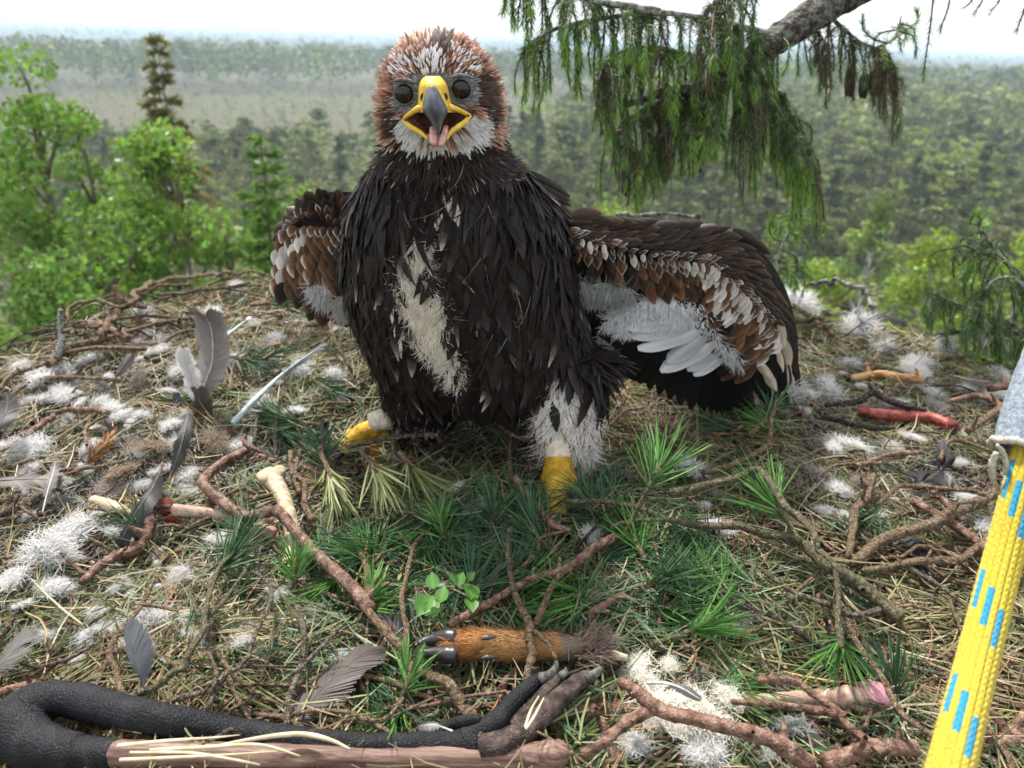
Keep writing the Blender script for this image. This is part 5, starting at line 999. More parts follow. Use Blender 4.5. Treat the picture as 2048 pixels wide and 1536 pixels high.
def bough(parent, sec, Ys, n, len_px, g, modes, p, young=(0.12, 0.45), spread=16, rr=(0.006, 0.002), up=0.0):
    q = P2(sec); P = catmull(aty(q[:, 0], q[:, 1], interp_list(Ys, len(q))), 24); parent = tube_obj('bough', P, rr, BARK['lichen'], parent, 7, 0.12, 0.1)
    pp = catmull(np.column_stack([q, interp_list(Ys, len(q))]), 60)
    for i in range(n):
        k = g.integers(2, 60); x, y, Y = pp[k]; L = g.uniform(*len_px); Y2 = Y + g.normal(0, 0.05)
        ex = x + g.normal(0, spread); sgn = -1 if g.random() < up else 1
        pt = catmull(np.vstack([aty1(x, y, Y), aty1(x + (ex - x) * .7 + g.normal(0, 6), y + sgn * L * 0.18, Y * .5 + Y2 * .5), aty1(ex, y + sgn * L * 0.6, Y2), aty1(ex + g.normal(0, 5), y + sgn * L, Y2)]), 10)
        md = g.choice(modes, p=p); branchlet(pt, g, md, parent, g.uniform(*young) if md in ('green', 'bright') else 0.05, 1700 if md != 'bare' else 800)
def cone(px, py, px2, py2, Y, parent, col=(0.06, 0.04, 0.032), wpx=22, mat=None):
    a = aty1(px, py, Y); b = aty1(px2, py2, Y); ax = b - a; L = np.linalg.norm(ax); ax = ax / L; w = wpx / F * Y; g = np.random.default_rng(int(px))
    n = 90; t = np.linspace(0.02, 0.98, n); ph = np.arange(n) * 2.39996; s = unit(np.cross(ax, [0, 1, 0.2])); u = np.cross(ax, s)
    rad = w * np.sin(np.pi * (0.12 + 0.86 * t)) ** 0.6; o = s * np.cos(ph)[:, None] + u * np.sin(ph)[:, None]
    acc = Acc(); v, f, uv, _ = tube(a + ax * (np.linspace(0, 1, 8) * L)[:, None], w * 0.7 * np.sin(np.pi * np.linspace(0.1, 0.95, 8)), 8); acc.add(v, f, np.array(col) * 0.6)
    V, Fc, T, S, I = strips(a + ax * (t * L)[:, None] + o * (rad * 0.45)[:, None], ax * 0.75 + o * 0.65, o, 0.32 * L * np.ones(n) * 0.6, 0.24 * L, 2, [1, 1, 0.35], bend=0.15)
    acc.add(V, Fc, np.array(col) * (0.6 + 0.9 * T[:, None])); acc.make('cone', mat or M_spruce, parent)
gb = np.random.default_rng(81)
limb_px = P2("1740,-35 1640,22 1560,75 1520,105 1460,150 1400,180 1330,185 1250,210")
LY = [1.42, 1.40, 1.36, 1.34, 1.32, 1.30, 1.29, 1.28]
sb = root('spruce_branch', 'lichen-grey spruce limb with hanging green branchlets over the bird', 'branch', aty1(1740, -35, 1.42))
lp = aty(limb_px[:, 0], limb_px[:, 1], LY); lp = np.vstack([[1.66, .62, 1.05], aty1(1960, -130, 1.3), lp])
M_limb = noise_mat('lichen_limb', [(0.3, (0.03, 0.024, 0.02)), (0.5, (0.085, 0.07, 0.055)), (0.6, (0.19, 0.205, 0.185)), (0.72, (0.10, 0.09, 0.075))], scale=60, rough=0.95, bump=1.0, dist=0.006, voro=.4, vscale=90)
tube_obj('limb', catmull(lp, 80), np.array([46, 40, 34, 32, 29, 25, 20, 14, 10, 6]) / F * 1.25, M_limb, sb, 16, 0.07, 0.03)
bough(sb, "1560,72 1480,55 1400,35 1300,25 1200,38 1110,58 1048,95", [1.36, 1.3, 1.25, 1.22, 1.2], 84, (70, 150), gb, ['green', 'brown', 'bright'], [.84, .1, .06])
bough(sb, "1490,125 1400,115 1300,95 1230,110 1190,150", [1.33, 1.3, 1.26], 66, (90, 160), gb, ['green', 'brown', 'bright'], [.82, .12, .06])
bough(sb, "1450,155 1360,190 1290,215 1235,255", [1.32, 1.3], 56, (80, 165), gb, ['green', 'brown'], [.85, .15])
bough(sb, "1505,115 1530,180 1565,235 1605,290 1625,330", [1.34, 1.37, 1.4], 60, (60, 155), gb, ['green', 'brown'], [.92, .08])
bough(sb, "1495,130 1500,200 1480,265", [1.33, 1.3], 42, (90, 150), gb, ['green', 'bare', 'brown'], [.6, .25, .15])
bough(sb, "1440,160 1380,225 1320,270 1265,315", [1.31, 1.28], 40, (60, 115), gb, ['green', 'brown'], [.82, .18])
bough(sb, "1320,25 1160,-5 1000,-50", [1.22, 1.2], 44, (50, 130), gb, ['green', 'bright'], [.85, .15])
bough(sb, "1560,180 1590,240 1600,270", [1.38, 1.4], 26, (80, 140), gb, ['green'], [1.0])
bough(sb, "1420,20 1450,-10 1500,-40", [1.28, 1.3], 24, (90, 190), gb, ['green', 'brown'], [.8, .2])
bough(sb, "1240,260 1262,330", [1.28, 1.28], 8, (40, 80), gb, ['green', 'brown'], [.75, .25])
cone(1250, 330, 1251, 385, 1.28, sb, wpx=11)
# the smaller hanging bough with cones
cb = root('spruce_branch', 'small spruce bough with dark hanging cones beside the big limb', 'branch', aty1(1640, 25, 1.45))
bough(cb, "1640,15 1690,60 1720,85 1760,100 1790,130", [1.42, 1.46, 1.48], 30, (55, 130), gb, ['green', 'brown'], [.4, .6], (0.0, 0.1), 12, (.004, .002))
bough(cb, "1600,40 1640,70 1660,110", [1.4, 1.42], 14, (60, 110), gb, ['brown', 'green'], [.7, .3], (0.0, 0.15), 10, (.003, .0015))
bough(cb, "1740,95 1775,110 1790,170", [1.47, 1.48], 12, (60, 140), gb, ['green', 'brown'], [.45, .55], (0.0, 0.2), 10, (.003, .0015))
bough(cb, "1745,100 1790,75 1803,30", [1.47, 1.47], 9, (22, 60), gb, ['bright', 'green'], [.7, .3], (0.2, 0.6), 26, (.003, .001), 0.3)
for c_ in ((1702, 135, 1698, 188), (1728, 148, 1726, 192), (1746, 142, 1747, 186)): cone(*c_, 1.47, cb, wpx=12)
tw = root('spruce_branch', 'thin bare-tipped spruce twigs hanging in from above', 'branch', aty1(1860, -30, 1.4))
for x, L in ((1858, 160), (1893, 60), (1960, 25), (1940, 15), (2046, 60), (1995, 20)):
    pt = catmull(aty([x + 10, x + 4, x - 6, x - 12], [-25, L * .3 - 5, L * .7, L], [1.4] * 4), 10); branchlet(pt, gb, 'brown' if L < 100 else 'green', tw, .1, 900)
# spruce bough at the right rim
rb = root('spruce_branch', 'dark drooping spruce bough with pale shoots at the rim beyond the rope', 'branch', aty1(2075, 600, 1.35))
bough(rb, "2090,640 2040,560 1995,505 1965,462", [1.3, 1.32], 16, (50, 130), gb, ['green'], [1.0], (.0, .2), 40, (.005, .002))
bough(rb, "2080,690 1990,640 1920,610 1850,580", [1.28, 1.3, 1.32], 26, (30, 90), gb, ['green', 'bright'], [.75, .25], (.0, .3), 26, (.004, .0015))
bough(rb, "2080,600 2030,560 1990,560 1960,600 1950,660", [1.27, 1.27], 22, (40, 110), gb, ['green'], [1.0], (.0, .1), 20, (.004, .0015))
bough(rb, "2080,700 2030,650 2000,640", [1.22, 1.25], 20, (40, 110), gb, ['green', 'brown'], [.8, .2], (.0, .1), 24, (.004, .002))
bough(rb, "1970,510 1930,492 1900,500", [1.32, 1.32], 8, (20, 45), gb, ['green', 'bright'], [.6, .4], (.1, .5), 26, (.003, .001))
bough(rb, "1965,490 1960,455 1952,440", [1.32, 1.32], 5, (14, 30), gb, ['bright'], [1.0], (.3, .6), 22, (.002, .001), .8)
cone(1953, 512, 1925, 560, 1.31, rb, (0.12, 0.19, 0.06), 13)
rs = root('spruce_sapling', 'upright spruce shoot with fresh lime green tips behind the wing', 'sapling', aty1(1560, 640, 1.5))
bough(rs, "1560,640 1556,560 1562,500 1582,455 1600,425", [1.5, 1.5], 20, (24, 60), gb, ['bright', 'green'], [.75, .25], (.4, .9), 34, (.004, .0015), .35)
bough(rs, "1560,500 1590,510 1600,545", [1.5, 1.5], 10, (25, 70), gb, ['bright', 'green'], [.6, .4], (.3, .8), 14, (.002, .001))
# lichen-crusted dead twig behind the open wing
p3 = catmull(aty([1215, 1225, 1248, 1268, 1324, 1382, 1400, 1405], [560, 445, 428, 433, 427, 434, 445, 600], [1.35] * 8), 30)
tube_obj('stick', p3, np.full(8, 4.0) / F * 1.35, BARK['lichen'], None, 7, 0.15, 0.2, label='lichen crusted dead twig arching just above the open wing', cat='stick')
# ================================================================== LOOSE THINGS IN THE NEST
M_ff = attr_mat('loose_feather', rough=0.5, spec=0.3, trans=0.18, var=0.12, scale=70, barb=True)
M_shaft = noise_mat('feather_shaft', [(.3, (.45, .43, .38)), (.7, (.66, .64, .6))], scale=80, rough=.45, bump=.1)
M_shaftb = noise_mat('blue_grey_shaft', [(.3, (.30, .36, .38)), (.6, (.50, .57, .59)), (.8, (.62, .66, .66))], scale=120, rough=.45, bump=.2)
M_shaftd = noise_mat('dark_feather_shaft', [(.3, (.06, .055, .05)), (.7, (.16, .145, .13))], scale=80, rough=.45, bump=.1)
def loose_feather(label, pts, off, wpx, base, tip, group=None, t0=.15, ragged=.15, shaft=M_shaft, shr=2.0, seed=0, Y=None, curl=.0, face=None, split=0, asym=.5, gap=0.0):
    """pts: pixel line from quill end to tip; off: heights (or Y depths when standing)"""
    g = np.random.default_rng(2000 + seed); q = P2(pts)
    path = catmull(atn(q[:, 0], q[:, 1], interp_list(off, len(q)) + .016) if Y is None else aty(q[:, 0], q[:, 1], interp_list(Y, len(q))), 40)
    T = unit(np.gradient(path, axis=0)); nrm = surf(path) if Y is None else np.tile([0.1, -1.0, .35], (40, 1)); 
    if face is not None: nrm = np.tile(face, (40, 1)).astype(float)
    S = unit(np.cross(T, nrm)); Nn = np.cross(S, T); dep = proj(path)[2]; hw = wpx / F * dep
    if shaft is M_shaft and base[0] < .2: shaft = M_shaftd
    rt = root('loose_feather', label, 'feather', path[0], group)
    tube_obj('shaft', path, np.array([shr, shr * .8, shr * .45, .25]) / F * dep.mean(), shaft, rt, 7)
    k0 = int(40 * t0); tt = np.linspace(0, 1, 40 - k0); prof = np.sin(np.pi * np.clip(.06 + .90 * tt, 0, 1)) ** .55 * (1 - .25 * tt)
    acc = Acc()
    for sgn, ww in ((-1, asym), (1, 1 - asym)):
        # vane built from barbs: narrow slanted strips side by side, some parted
        n = 150 if not gap else 60; u = np.linspace(0, 1, n); x = k0 + u * (39 - k0); P = np.stack([np.interp(x, np.arange(40), path[:, c]) for c in range(3)], 1)
        Tn = unit(np.stack([np.interp(x, np.arange(40), T[:, c]) for c in range(3)], 1)); Sn = unit(np.stack([np.interp(x, np.arange(40), S[:, c]) for c in range(3)], 1)); NN = unit(np.stack([np.interp(x, np.arange(40), Nn[:, c]) for c in range(3)], 1))
        pw = np.interp(u, tt, prof) * np.interp(x, np.arange(40), hw) * 3.1 * ww
        part = np.interp(u, np.linspace(0, 1, 14), g.normal(0, ragged, 14)); D = Sn * sgn + Tn * (.75 + .9 * u + part)[:, None] - NN * .12 + NN * (g.normal(0, .03 + .5 * gap * .1, n))[:, None]
        D = unit(D); L = pw * np.sqrt(1 + (.75 + .6 * u) ** 2) * .8 * g.uniform(1 - ragged * .7, 1.02, n); step = np.linalg.norm(path[-1] - path[k0]) / n
        V, Fc, TT, SS, I = strips(P, D, NN, L, step * (2.3 if not gap else 1.1), 4, [1, 1, .95, .85, .35], bend=.10 + curl)
        c = lerp(np.array(base), np.array(tip), np.clip(u, 0, 1))[I] * (1 + .06 * g.normal(0, 1, n))[I][:, None]; acc.add(V, Fc, c, np.zeros((len(V), 2)))
    acc.make('vane', M_ff, rt); return rt
DG, BK, WH, GB_ = (.15, .125, .115), (.018, .017, .018), (.78, .77, .76), (.13, .14, .155)
gz0 = atn1(408, 830, .0)[1]
loose_feather('large grey feather standing upright with a white fluffy base', "402,812 410,770 425,720 423,660 412,636", None, 34, (.36, .34, .33), DG, Y=[gz0, gz0 - .02, gz0 - .03], t0=.12, seed=1, ragged=.2, shr=2.5, asym=.55)
loose_feather('white downy feather leaning on the large grey one', "398,815 385,770 372,730 366,700", None, 20, WH, WH, Y=[gz0 - .005, gz0 - .03, gz0 - .045], t0=.05, seed=2, ragged=.5, shr=1.2)
loose_feather('small brown-grey feather at the foot of the large grey one', "398,862 402,835 402,800 396,780", None, 20, (.11, .08, .07), (.13, .10, .09), Y=[gz0 - .02, gz0 - .04, gz0 - .05], t0=.05, seed=3, ragged=.3, shr=1.0)
loose_feather('small slate feather tip peeping from the down', "362,840 357,815 352,788", None, 11, GB_, GB_, Y=[gz0 - .01, gz0 - .02], t0=.0, seed=4, shr=1.0)
loose_feather('long blue-shafted quill with a dark tattered tip', "466,846 510,800 555,757 600,722 648,688", [.02, .035, .05, .065, .075], 15, (.03, .03, .032), (.045, .04, .04), t0=.58, seed=5, ragged=.5, shaft=M_shaftb, shr=6.5)
loose_feather('pale bare quill lying behind the blue-shafted one', "432,690 455,670 480,650 500,634", [.02, .03, .04], 4, WH, WH, t0=.85, seed=6, shaft=M_shaftb, shr=5)
loose_feather('black pointed feather lying beside the pink joint', "318,950 300,985 275,1020 250,1065 240,1085", [.03, .03, .025, .02], 17, BK, BK, t0=.02, seed=7, ragged=.2, shr=2, asym=.7)
loose_feather('short black feather below the standing grey one', "378,830 368,870 358,905 346,938", [.045, .04, .03, .02], 15, (.03, .03, .032), BK, t0=.0, seed=8, ragged=.35, shr=2)
loose_feather('wide flat grey feather at the litter edge', "-40,965 20,960 80,958 140,960", [.03, .035, .03, .03], 24, DG, DG, t0=.1, seed=9, ragged=.35)
loose_feather('small grey feather crossing the wide flat one', "85,1025 95,985 105,950 112,925", [.015, .03, .04, .04], 14, (.20, .18, .17), (.10, .09, .085), t0=.25, seed=10, ragged=.5)
loose_feather('large brown-grey feather lying against the grey twig', "570,1478 600,1430 650,1370 700,1325 742,1295", [.01, .02, .025, .025], 48, (.12, .10, .09), (.085, .07, .062), t0=.08, seed=11, ragged=.14, shr=2, asym=.45)
loose_feather('small blue-grey feather standing behind a curved twig', "285,1392 280,1350 266,1300 252,1255", [.01, .03, .045, .055], 25, GB_, (.10, .105, .115), t0=.05, seed=12, ragged=.15, shr=1.5, asym=.3)
loose_feather('dark grey mottled feather cut by the frame edge', "-30,1360 0,1330 30,1295 55,1262", [.02, .03, .035], 32, (.09, .08, .075), (.075, .065, .06), t0=.0, seed=13, ragged=.4)
loose_feather('black-brown feather standing at the litter edge', "-30,900 -5,860 15,810 12,785", [.02, .05, .07, .08], 24, BK, (.035, .025, .02), t0=.0, seed=14, ragged=.2)
loose_feather('black comb-like feather with parted barbs', "1826,978 1850,962 1880,940 1900,912", [.015, .02, .02, .02], 36, BK, BK, t0=.05, seed=15, ragged=.1, gap=1.0, asym=.75, shr=2)
loose_feather('black feather lying beneath the tan branches', "1872,1192 1860,1150 1840,1105 1815,1070", [.01, .015, .015], 28, (.025, .025, .028), BK, t0=.1, seed=16, ragged=.25, gap=.6)
loose_feather('grey-black loose feather in the down on the far rim', "1690,672 1720,650 1760,630 1808,645", [.03, .06, .07, .05], 22, (.10, .09, .09), (.04, .036, .036), t0=.25, seed=17, ragged=.4, gap=.4, shr=1.5)
loose_feather('short black feather tip sticking off the far rim', "1870,668 1900,664 1952,658", [.05, .06, .07], 9, BK, BK, t0=.1, seed=18, ragged=.2)
loose_feather('soft grey feather standing at the far rim', "1955,722 1965,700 1975,675", [.02, .05, .07], 17, (.35, .33, .32), (.16, .145, .14), t0=.2, seed=19, ragged=.6)
loose_feather('small brown curled feather on the rim', "232,752 245,735 262,712", [.02, .03, .035], 14, (.12, .10, .09), (.07, .055, .05), t0=.0, seed=20, ragged=.4)
loose_feather('dark curved feather half buried beyond the red bone', "1930,758 1960,745 1995,765", [.01, .02, .02], 12, BK, BK, t0=.0, seed=21, ragged=.4, gap=.5)
loose_feather('grey feather among the buried sticks by the black foot', "905,1462 870,1450 840,1452", [.05, .055, .05], 13, (.3, .29, .3), (.10, .085, .08), t0=.3, seed=22, ragged=.6)
loose_feather('small bluish quilled feather stuck in the white lichen', "1295,1366 1325,1366 1360,1375 1400,1398", [.05, .055, .055, .05], 11, (.07, .06, .055), (.06, .05, .045), t0=.45, seed=23, ragged=.3, shaft=M_shaftb, shr=4)
loose_feather('dark grey feather buried below the bilberry leaves', "830,1290 800,1265 775,1230", [.005, .01, .012], 30, (.035, .032, .034), (.03, .028, .03), t0=.0, seed=24, ragged=.2)

# ---- down tufts
def tuft_mesh(seed, n=150, col=(.80, .80, .80), curly=1.0, flat=.7):
    g = np.random.default_rng(3000 + seed); K = 9; nc = 7; cdir = unit(g.normal(0, 1, (nc, 3)) * [1, 1, .5] + [0, 0, .45]); i = g.integers(0, nc, n)
    D = unit(cdir[i] + g.normal(0, .45, (n, 3))); P0 = g.normal(0, .12, (n, 3)) * [1, 1, .5]; pts = np.zeros((n, K + 1, 3)); pts[:, 0] = P0; d = D.copy(); L = g.uniform(.25, 1.0, n) ** 1.3; ax = unit(g.normal(0, 1, (n, 3)))
    for k in range(K):
        rot = g.normal(.28, .30, (n, 1)) * curly; d = unit(d + np.cross(ax, d) * rot + g.normal(0, .10, (n, 3))); d[:, 2] *= flat ** (1 / K * 2); pts[:, k + 1] = pts[:, k] + d * (L / K)[:, None]
    Tn = unit(np.gradient(pts, axis=1)); s = unit(np.cross(Tn, g.normal(0, 1, (n, 1, 3)) + 0 * Tn)); w = .0085 * np.array([1, 1, 1, .95, .9, .8, .7, .6, .45, .2])[None, :, None] * g.uniform(.6, 1.5, (n, 1, 1))
    V = np.stack([pts - s * w, pts + s * w], 2).reshape(-1, 3); V[:, 2] = np.maximum(V[:, 2], -.18); m = (K + 1) * 2; a = np.arange(K) * 2; q = np.stack([a, a + 1, a + 3, a + 2], 1); Fc = (np.arange(n)[:, None, None] * m + q[None]).reshape(-1, 4)
    c = np.repeat(np.array(col) * g.uniform(.85, 1.08, (n, 1)), m, 0)
    n2 = n; V2, F2, _, _, I2 = strips(g.normal(0, .22, (n2, 3)) * [1, 1, .45], unit(g.normal(0, 1, (n2, 3)) + [0, 0, .3]), g.normal(0, 1, (n2, 3)), g.uniform(.12, .35, n2), .035, 3, [.6, 1, .8, .2], bend=g.normal(0, .6, n2), curl=g.normal(0, .6, n2))
    V = np.vstack([V, V2]); Fc = np.vstack([Fc, F2 + len(c)]); c = np.vstack([c, (np.array(col) * g.uniform(.85, 1.08, (n2, 1)))[I2]]); return make('down_tuft', V, Fc, M_down, cols=c, mesh_only=True)
TW = [tuft_mesh(s, 520, (.80, .79, .78)) for s in range(6)]; TGY = [tuft_mesh(20 + s, 380, (.40, .37, .35)) for s in range(3)]; TBR = [tuft_mesh(30 + s, 420, (.36, .28, .21), .5) for s in range(2)]; TCR = [tuft_mesh(40 + s, 420, (.90, .87, .79), 1.9) for s in range(3)]
def tuft(px, py, size, meshes, i, label, group, off=.012, sq=1.0, cat='down tuft'):
    P = atn1(px, py, off + .014); r = size / F * proj(P)[2][0]; g = np.random.default_rng(4000 + i)
    o = put('down_tuft', meshes[i % len(meshes)], None, label, cat, group); o.location = P; o.scale = (r * g.uniform(.6, 1.6), r * g.uniform(.6, 1.3), r * g.uniform(.5, .85) * sq); o.rotation_euler = (g.normal(0, .25), g.normal(0, .25), g.uniform(0, 6.28)); return o
NAMED = [(588, 822, 30, 'round fluffy white down tuft beside the dark green sprig'), (475, 575, 38, 'wispy white down hanging on the arched rim twig'), (910, 975, 24, 'small thin down tuft among withered needles'), (1185, 1068, 44, 'white wispy down in front of the yellow foot'),
 (1385, 935, 36, 'white down tuft behind the bent olive twig'), (1700, 890, 44, 'white fluffy down feather standing on the dry needles'), (1668, 895, 24, 'small white down ball beside the standing down feather'), (1600, 600, 55, 'large mass of white down on the rim behind the wing'), (1720, 650, 55, 'tangle of white down under the grey-black feather'),
 (1830, 735, 42, 'spread white down feather on the far needles'), (1890, 690, 46, 'white down scattered along the far rim'), (1600, 790, 40, 'white down caught at the wing tip'), (2000, 745, 26, 'white down speck below the spruce bough'), (1985, 790, 40, 'white down snagged on a red stick'), (95, 1100, 62, 'large spread white down feather with curled tips'),
 (135, 1065, 60, 'greyish white down feather above the large white one'), (60, 900, 60, 'mass of white down near the litter edge'), (925, 1492, 48, 'white down stuck to the black bird foot'), (1410, 1505, 62, 'thick ball of white down under the brown stick'), (1270, 1490, 36, 'bluish white down below the forked brown stick'), (300, 1240, 62, 'white matted down patch behind the blue-grey feather'),
 (80, 760, 40, 'white down on the rim twigs'), (95, 745, 44, 'white down below the upright stub'), (340, 850, 40, 'white fluff at the foot of the grey feathers'), (435, 1080, 36, 'white down under the green needle spray'), (1420, 1050, 36, 'white down hanging under the olive branch'), (275, 905, 36, 'white down near the black feather'), (420, 630, 40, 'white down behind the standing feather'), (285, 620, 34, 'white down patch on the arched twigs')]
for i, (x, y, s, lab) in enumerate(NAMED): tuft(x, y, s * 1.15, TW, i, lab, None, .015)
g = np.random.default_rng(72)
zones = [((20, 420), (590, 760), 34), ((0, 420), (760, 1010), 52), ((0, 420), (1010, 1330), 40), ((420, 760), (630, 900), 20), ((1600, 2040), (590, 800), 38), ((1600, 2040), (800, 1060), 22), ((1200, 1700), (860, 1130), 14), ((450, 700), (960, 1420), 14), ((1250, 1700), (1100, 1500), 10), ((820, 1250), (1000, 1230), 6)]
k = 0
for (x0, x1), (y0, y1), n in zones:
    for _ in range(n):
        x, y = g.uniform(x0, x1), g.uniform(y0, y1); P = atn1(x, y, 0.)
        if not inside(P[0], P[1], 1.0): continue
        gy_ = g.random() < .18; k += 1
        tuft(x, y, g.uniform(14, 44), TGY if gy_ else TW, k, 'small grey down tuft lying in the nest litter' if gy_ else 'small white down tuft lying in the nest litter', 'small grey down tufts' if gy_ else 'small white down tufts', .010)
tuft(292, 895, 60, TBR, 0, 'brown fur tuft left of the black feather', None); tuft(430, 880, 70, TBR, 1, 'long brown fur pelt scrap behind the red crooked stick', None, .02, .7); tuft(235, 950, 60, TBR, 2, 'grey-brown fur wad beside the black pointed feather', None)
for i, (x, y, s) in enumerate(((1330, 1400, 85), (1400, 1410, 80), (1270, 1330, 55), (1340, 1330, 50), (1460, 1395, 50), (1350, 1450, 60), (1440, 1450, 55), (1300, 1370, 60), (1380, 1440, 60), (1310, 1440, 50))): tuft(x, y, s, TCR, i, 'curly cream-white lichen and wool lying under the brown forked stick', 'curly cream-white clumps', .02, .9, 'lichen')
TL_ = [tuft_mesh(60 + s, 380, (.46, .47, .44), 2.2) for s in range(2)]
for i, (x, y, s) in enumerate(((1580, 1450, 60), (1620, 1470, 55), (1545, 1500, 50))): tuft(x, y, s, TL_, i, 'grey-green curly lichen beside the thick brown stick', 'grey-green lichen clumps', .02, .9, 'lichen')
TM_ = [tuft_mesh(70, 260, (.16, .19, .07), 2.0)]; tuft(1440, 1310, 60, TM_, 0, 'fine olive-green hair moss above the white lichen', None, .015, .8, 'moss')
# fine fluff dust everywhere
P = atn(*[np.concatenate([g.uniform(0, 620, 2600), g.uniform(1550, 2048, 1500), g.uniform(600, 1600, 500)]), np.concatenate([g.uniform(620, 1330, 2600), g.uniform(620, 1050, 1500), g.uniform(700, 1500, 500)])], .015); P = P[inside(P[:, 0], P[:, 1], 1.0)]; n = len(P); I0 = np.repeat(np.arange(n), 3)
D = g.normal(0, 1, (len(I0), 3)) * [1, 1, .5]; V, Fc, T, S, I = strips(P[I0] + g.normal(0, .006, (len(I0), 3)) * [1, 1, .4], D, g.normal(0, 1, (len(I0), 3)), g.uniform(.006, .022, len(I0)), g.uniform(.0003, .0009, len(I0)), 4, [.8, 1, 1, .8, .3], bend=g.normal(0, .6, len(I0)), curl=g.normal(0, .6, len(I0)))
child(make('down_fibres', V, Fc, M_down, cols=np.full((len(V), 3), .75), kind='stuff', label='fine white down fibres dusted over the litter'), nest)
# bark flakes
n = 1500; P = atn(g.uniform(0, 2048, n), g.uniform(640, 1536, n), .014); P = P[inside(P[:, 0], P[:, 1], 1.0)]; n = len(P); pal = np.array([(.22, .11, .06), (.36, .25, .15), (.10, .06, .045), (.42, .33, .22)]); c = pal[g.integers(0, 4, n)] * g.uniform(.6, 1.2, (n, 1))
V, Fc, T, S, I = strips(P, g.normal(0, 1, (n, 3)) * [1, 1, .4], g.normal(0, .6, (n, 3)) + [0, 0, 1], g.uniform(.004, .016, n), g.uniform(.003, .008, n), 2, [.6, 1, .5], bend=g.normal(0, .2, n)); child(make('bark_flakes', V, Fc, M_needle, cols=c[I], kind='stuff', smooth=False), nest)

# ---- bones
M_bone = noise_mat('pale_bone', [(.15, (.20, .14, .08)), (.42, (.38, .30, .19)), (.62, (.52, .44, .30)), (.85, (.60, .54, .42))], scale=90, rough=.6, bump=.7, dist=.001, spec=.4)
M_bloody = noise_mat('bloody_bone', [(.2, (.09, .014, .014)), (.45, (.22, .030, .028)), (.66, (.32, .08, .055)), (.85, (.40, .22, .15))], scale=110, rough=.42, bump=.9, dist=.002, spec=.4)
M_pinkb = noise_mat('pink_bone', [(.15, (.16, .075, .055)), (.45, (.34, .21, .155)), (.75, (.50, .41, .32))], scale=90, rough=.5, bump=.8, dist=.0015, spec=.35)
M_joint = noise_mat('raw_joint', [(.35, (.42, .04, .06)), (.5, (.60, .22, .24)), (.62, (.55, .42, .52)), (.75, (.70, .60, .60))], scale=75, rough=.3, bump=.3, dist=.001, spec=.5)
def bone(label, pts, off, rads, mat, ends=(), name='bone', extra=None):
    q = P2(pts); path = catmull(atn(q[:, 0], q[:, 1], interp_list(off, len(q)) + .008), 26); dep = proj(path)[2].mean(); rt = root(name, label, 'bone', path[0]); tube_obj('bone_shaft', path, np.array(rads) / F * dep, mat, rt, 14, .05)
    for px, py, r, m, o_ in ends:
        c = atn1(px, py, o_ + .008); bm = bmesh.new(); bmesh.ops.create_icosphere(bm, subdivisions=3, radius=1.0); me = bpy.data.meshes.new('joint'); gg = np.random.default_rng(int(px))
        for v in bm.verts: v.co = v.co * (1 + .18 * math.sin(3.1 * v.co.x + px) * math.cos(2.7 * v.co.y + py) + .12 * math.sin(5 * v.co.z + px))
        bm.to_mesh(me); bm.free(); me.materials.append(m); me.polygons.foreach_set('use_smooth', np.ones(len(me.polygons), bool)); o = put('joint', me); r_ = r / F * dep; o.location = c; o.scale = (r_ * 1.1, r_, r_ * .85); bpy.context.view_layer.update(); o.parent = rt; o.matrix_parent_inverse = Matrix.Translation(-rt.location)
    return rt
bone('pale yellowish long bone with a knobbed end, half buried in needles', "545,958 562,985 575,1020 585,1060 588,1100 580,1150", [.025, .025, .012, .012, .01], [21, 17, 15, 16, 18, 20], M_bone, ((540, 955, 24, M_bone, .025), (558, 945, 16, M_bone, .03)))
bone('dark red bloody bone lying on dry needles', "1735,826 1780,830 1830,832 1862,835 1880,842 1905,852", [.022, .022, .02], [11, 11, 12, 11, 12, 11], M_bloody, ((1728, 822, 14, M_bloody, .022), (1902, 851, 13, M_bloody, .02)))
bone('pink and white bone with raw purple joint end by the rope', "1475,1408 1560,1402 1640,1398 1700,1394", [.02, .02, .022], [15, 16, 18, 24], M_pinkb, ((1745, 1398, 36, M_joint, .02), (1712, 1400, 26, M_pinkb, .02)))
bone('raw red joint with pale shank among white down', "345,1020 400,1025 470,1035 540,1045", [.022, .02, .016], [13, 12, 13, 15], M_pinkb, ((330, 1012, 17, M_bloody, .020), (350, 1022, 15, M_bloody, .018), (343, 1040, 14, M_bloody, .010)))
bone('flat yellowish bone splinter near the black pointed feather', "185,1000 215,1010 245,1022 262,1030", [.02, .02], [10, 13, 12, 6], M_bone, ())
bone('small tan bone half hidden beneath the green needles', "545,1245 575,1248 600,1252", [.012, .012], [11, 14, 10], M_bone, ())
bone('short pinkish bone end behind the thick red stick', "495,1075 520,1060 550,1068", [.012, .014], [14, 17, 12], M_pinkb, ())
bone('pale bone lying below the gap under the wing', "1388,806 1415,806 1440,808", [.008, .008], [9, 10, 8], M_bone, ())

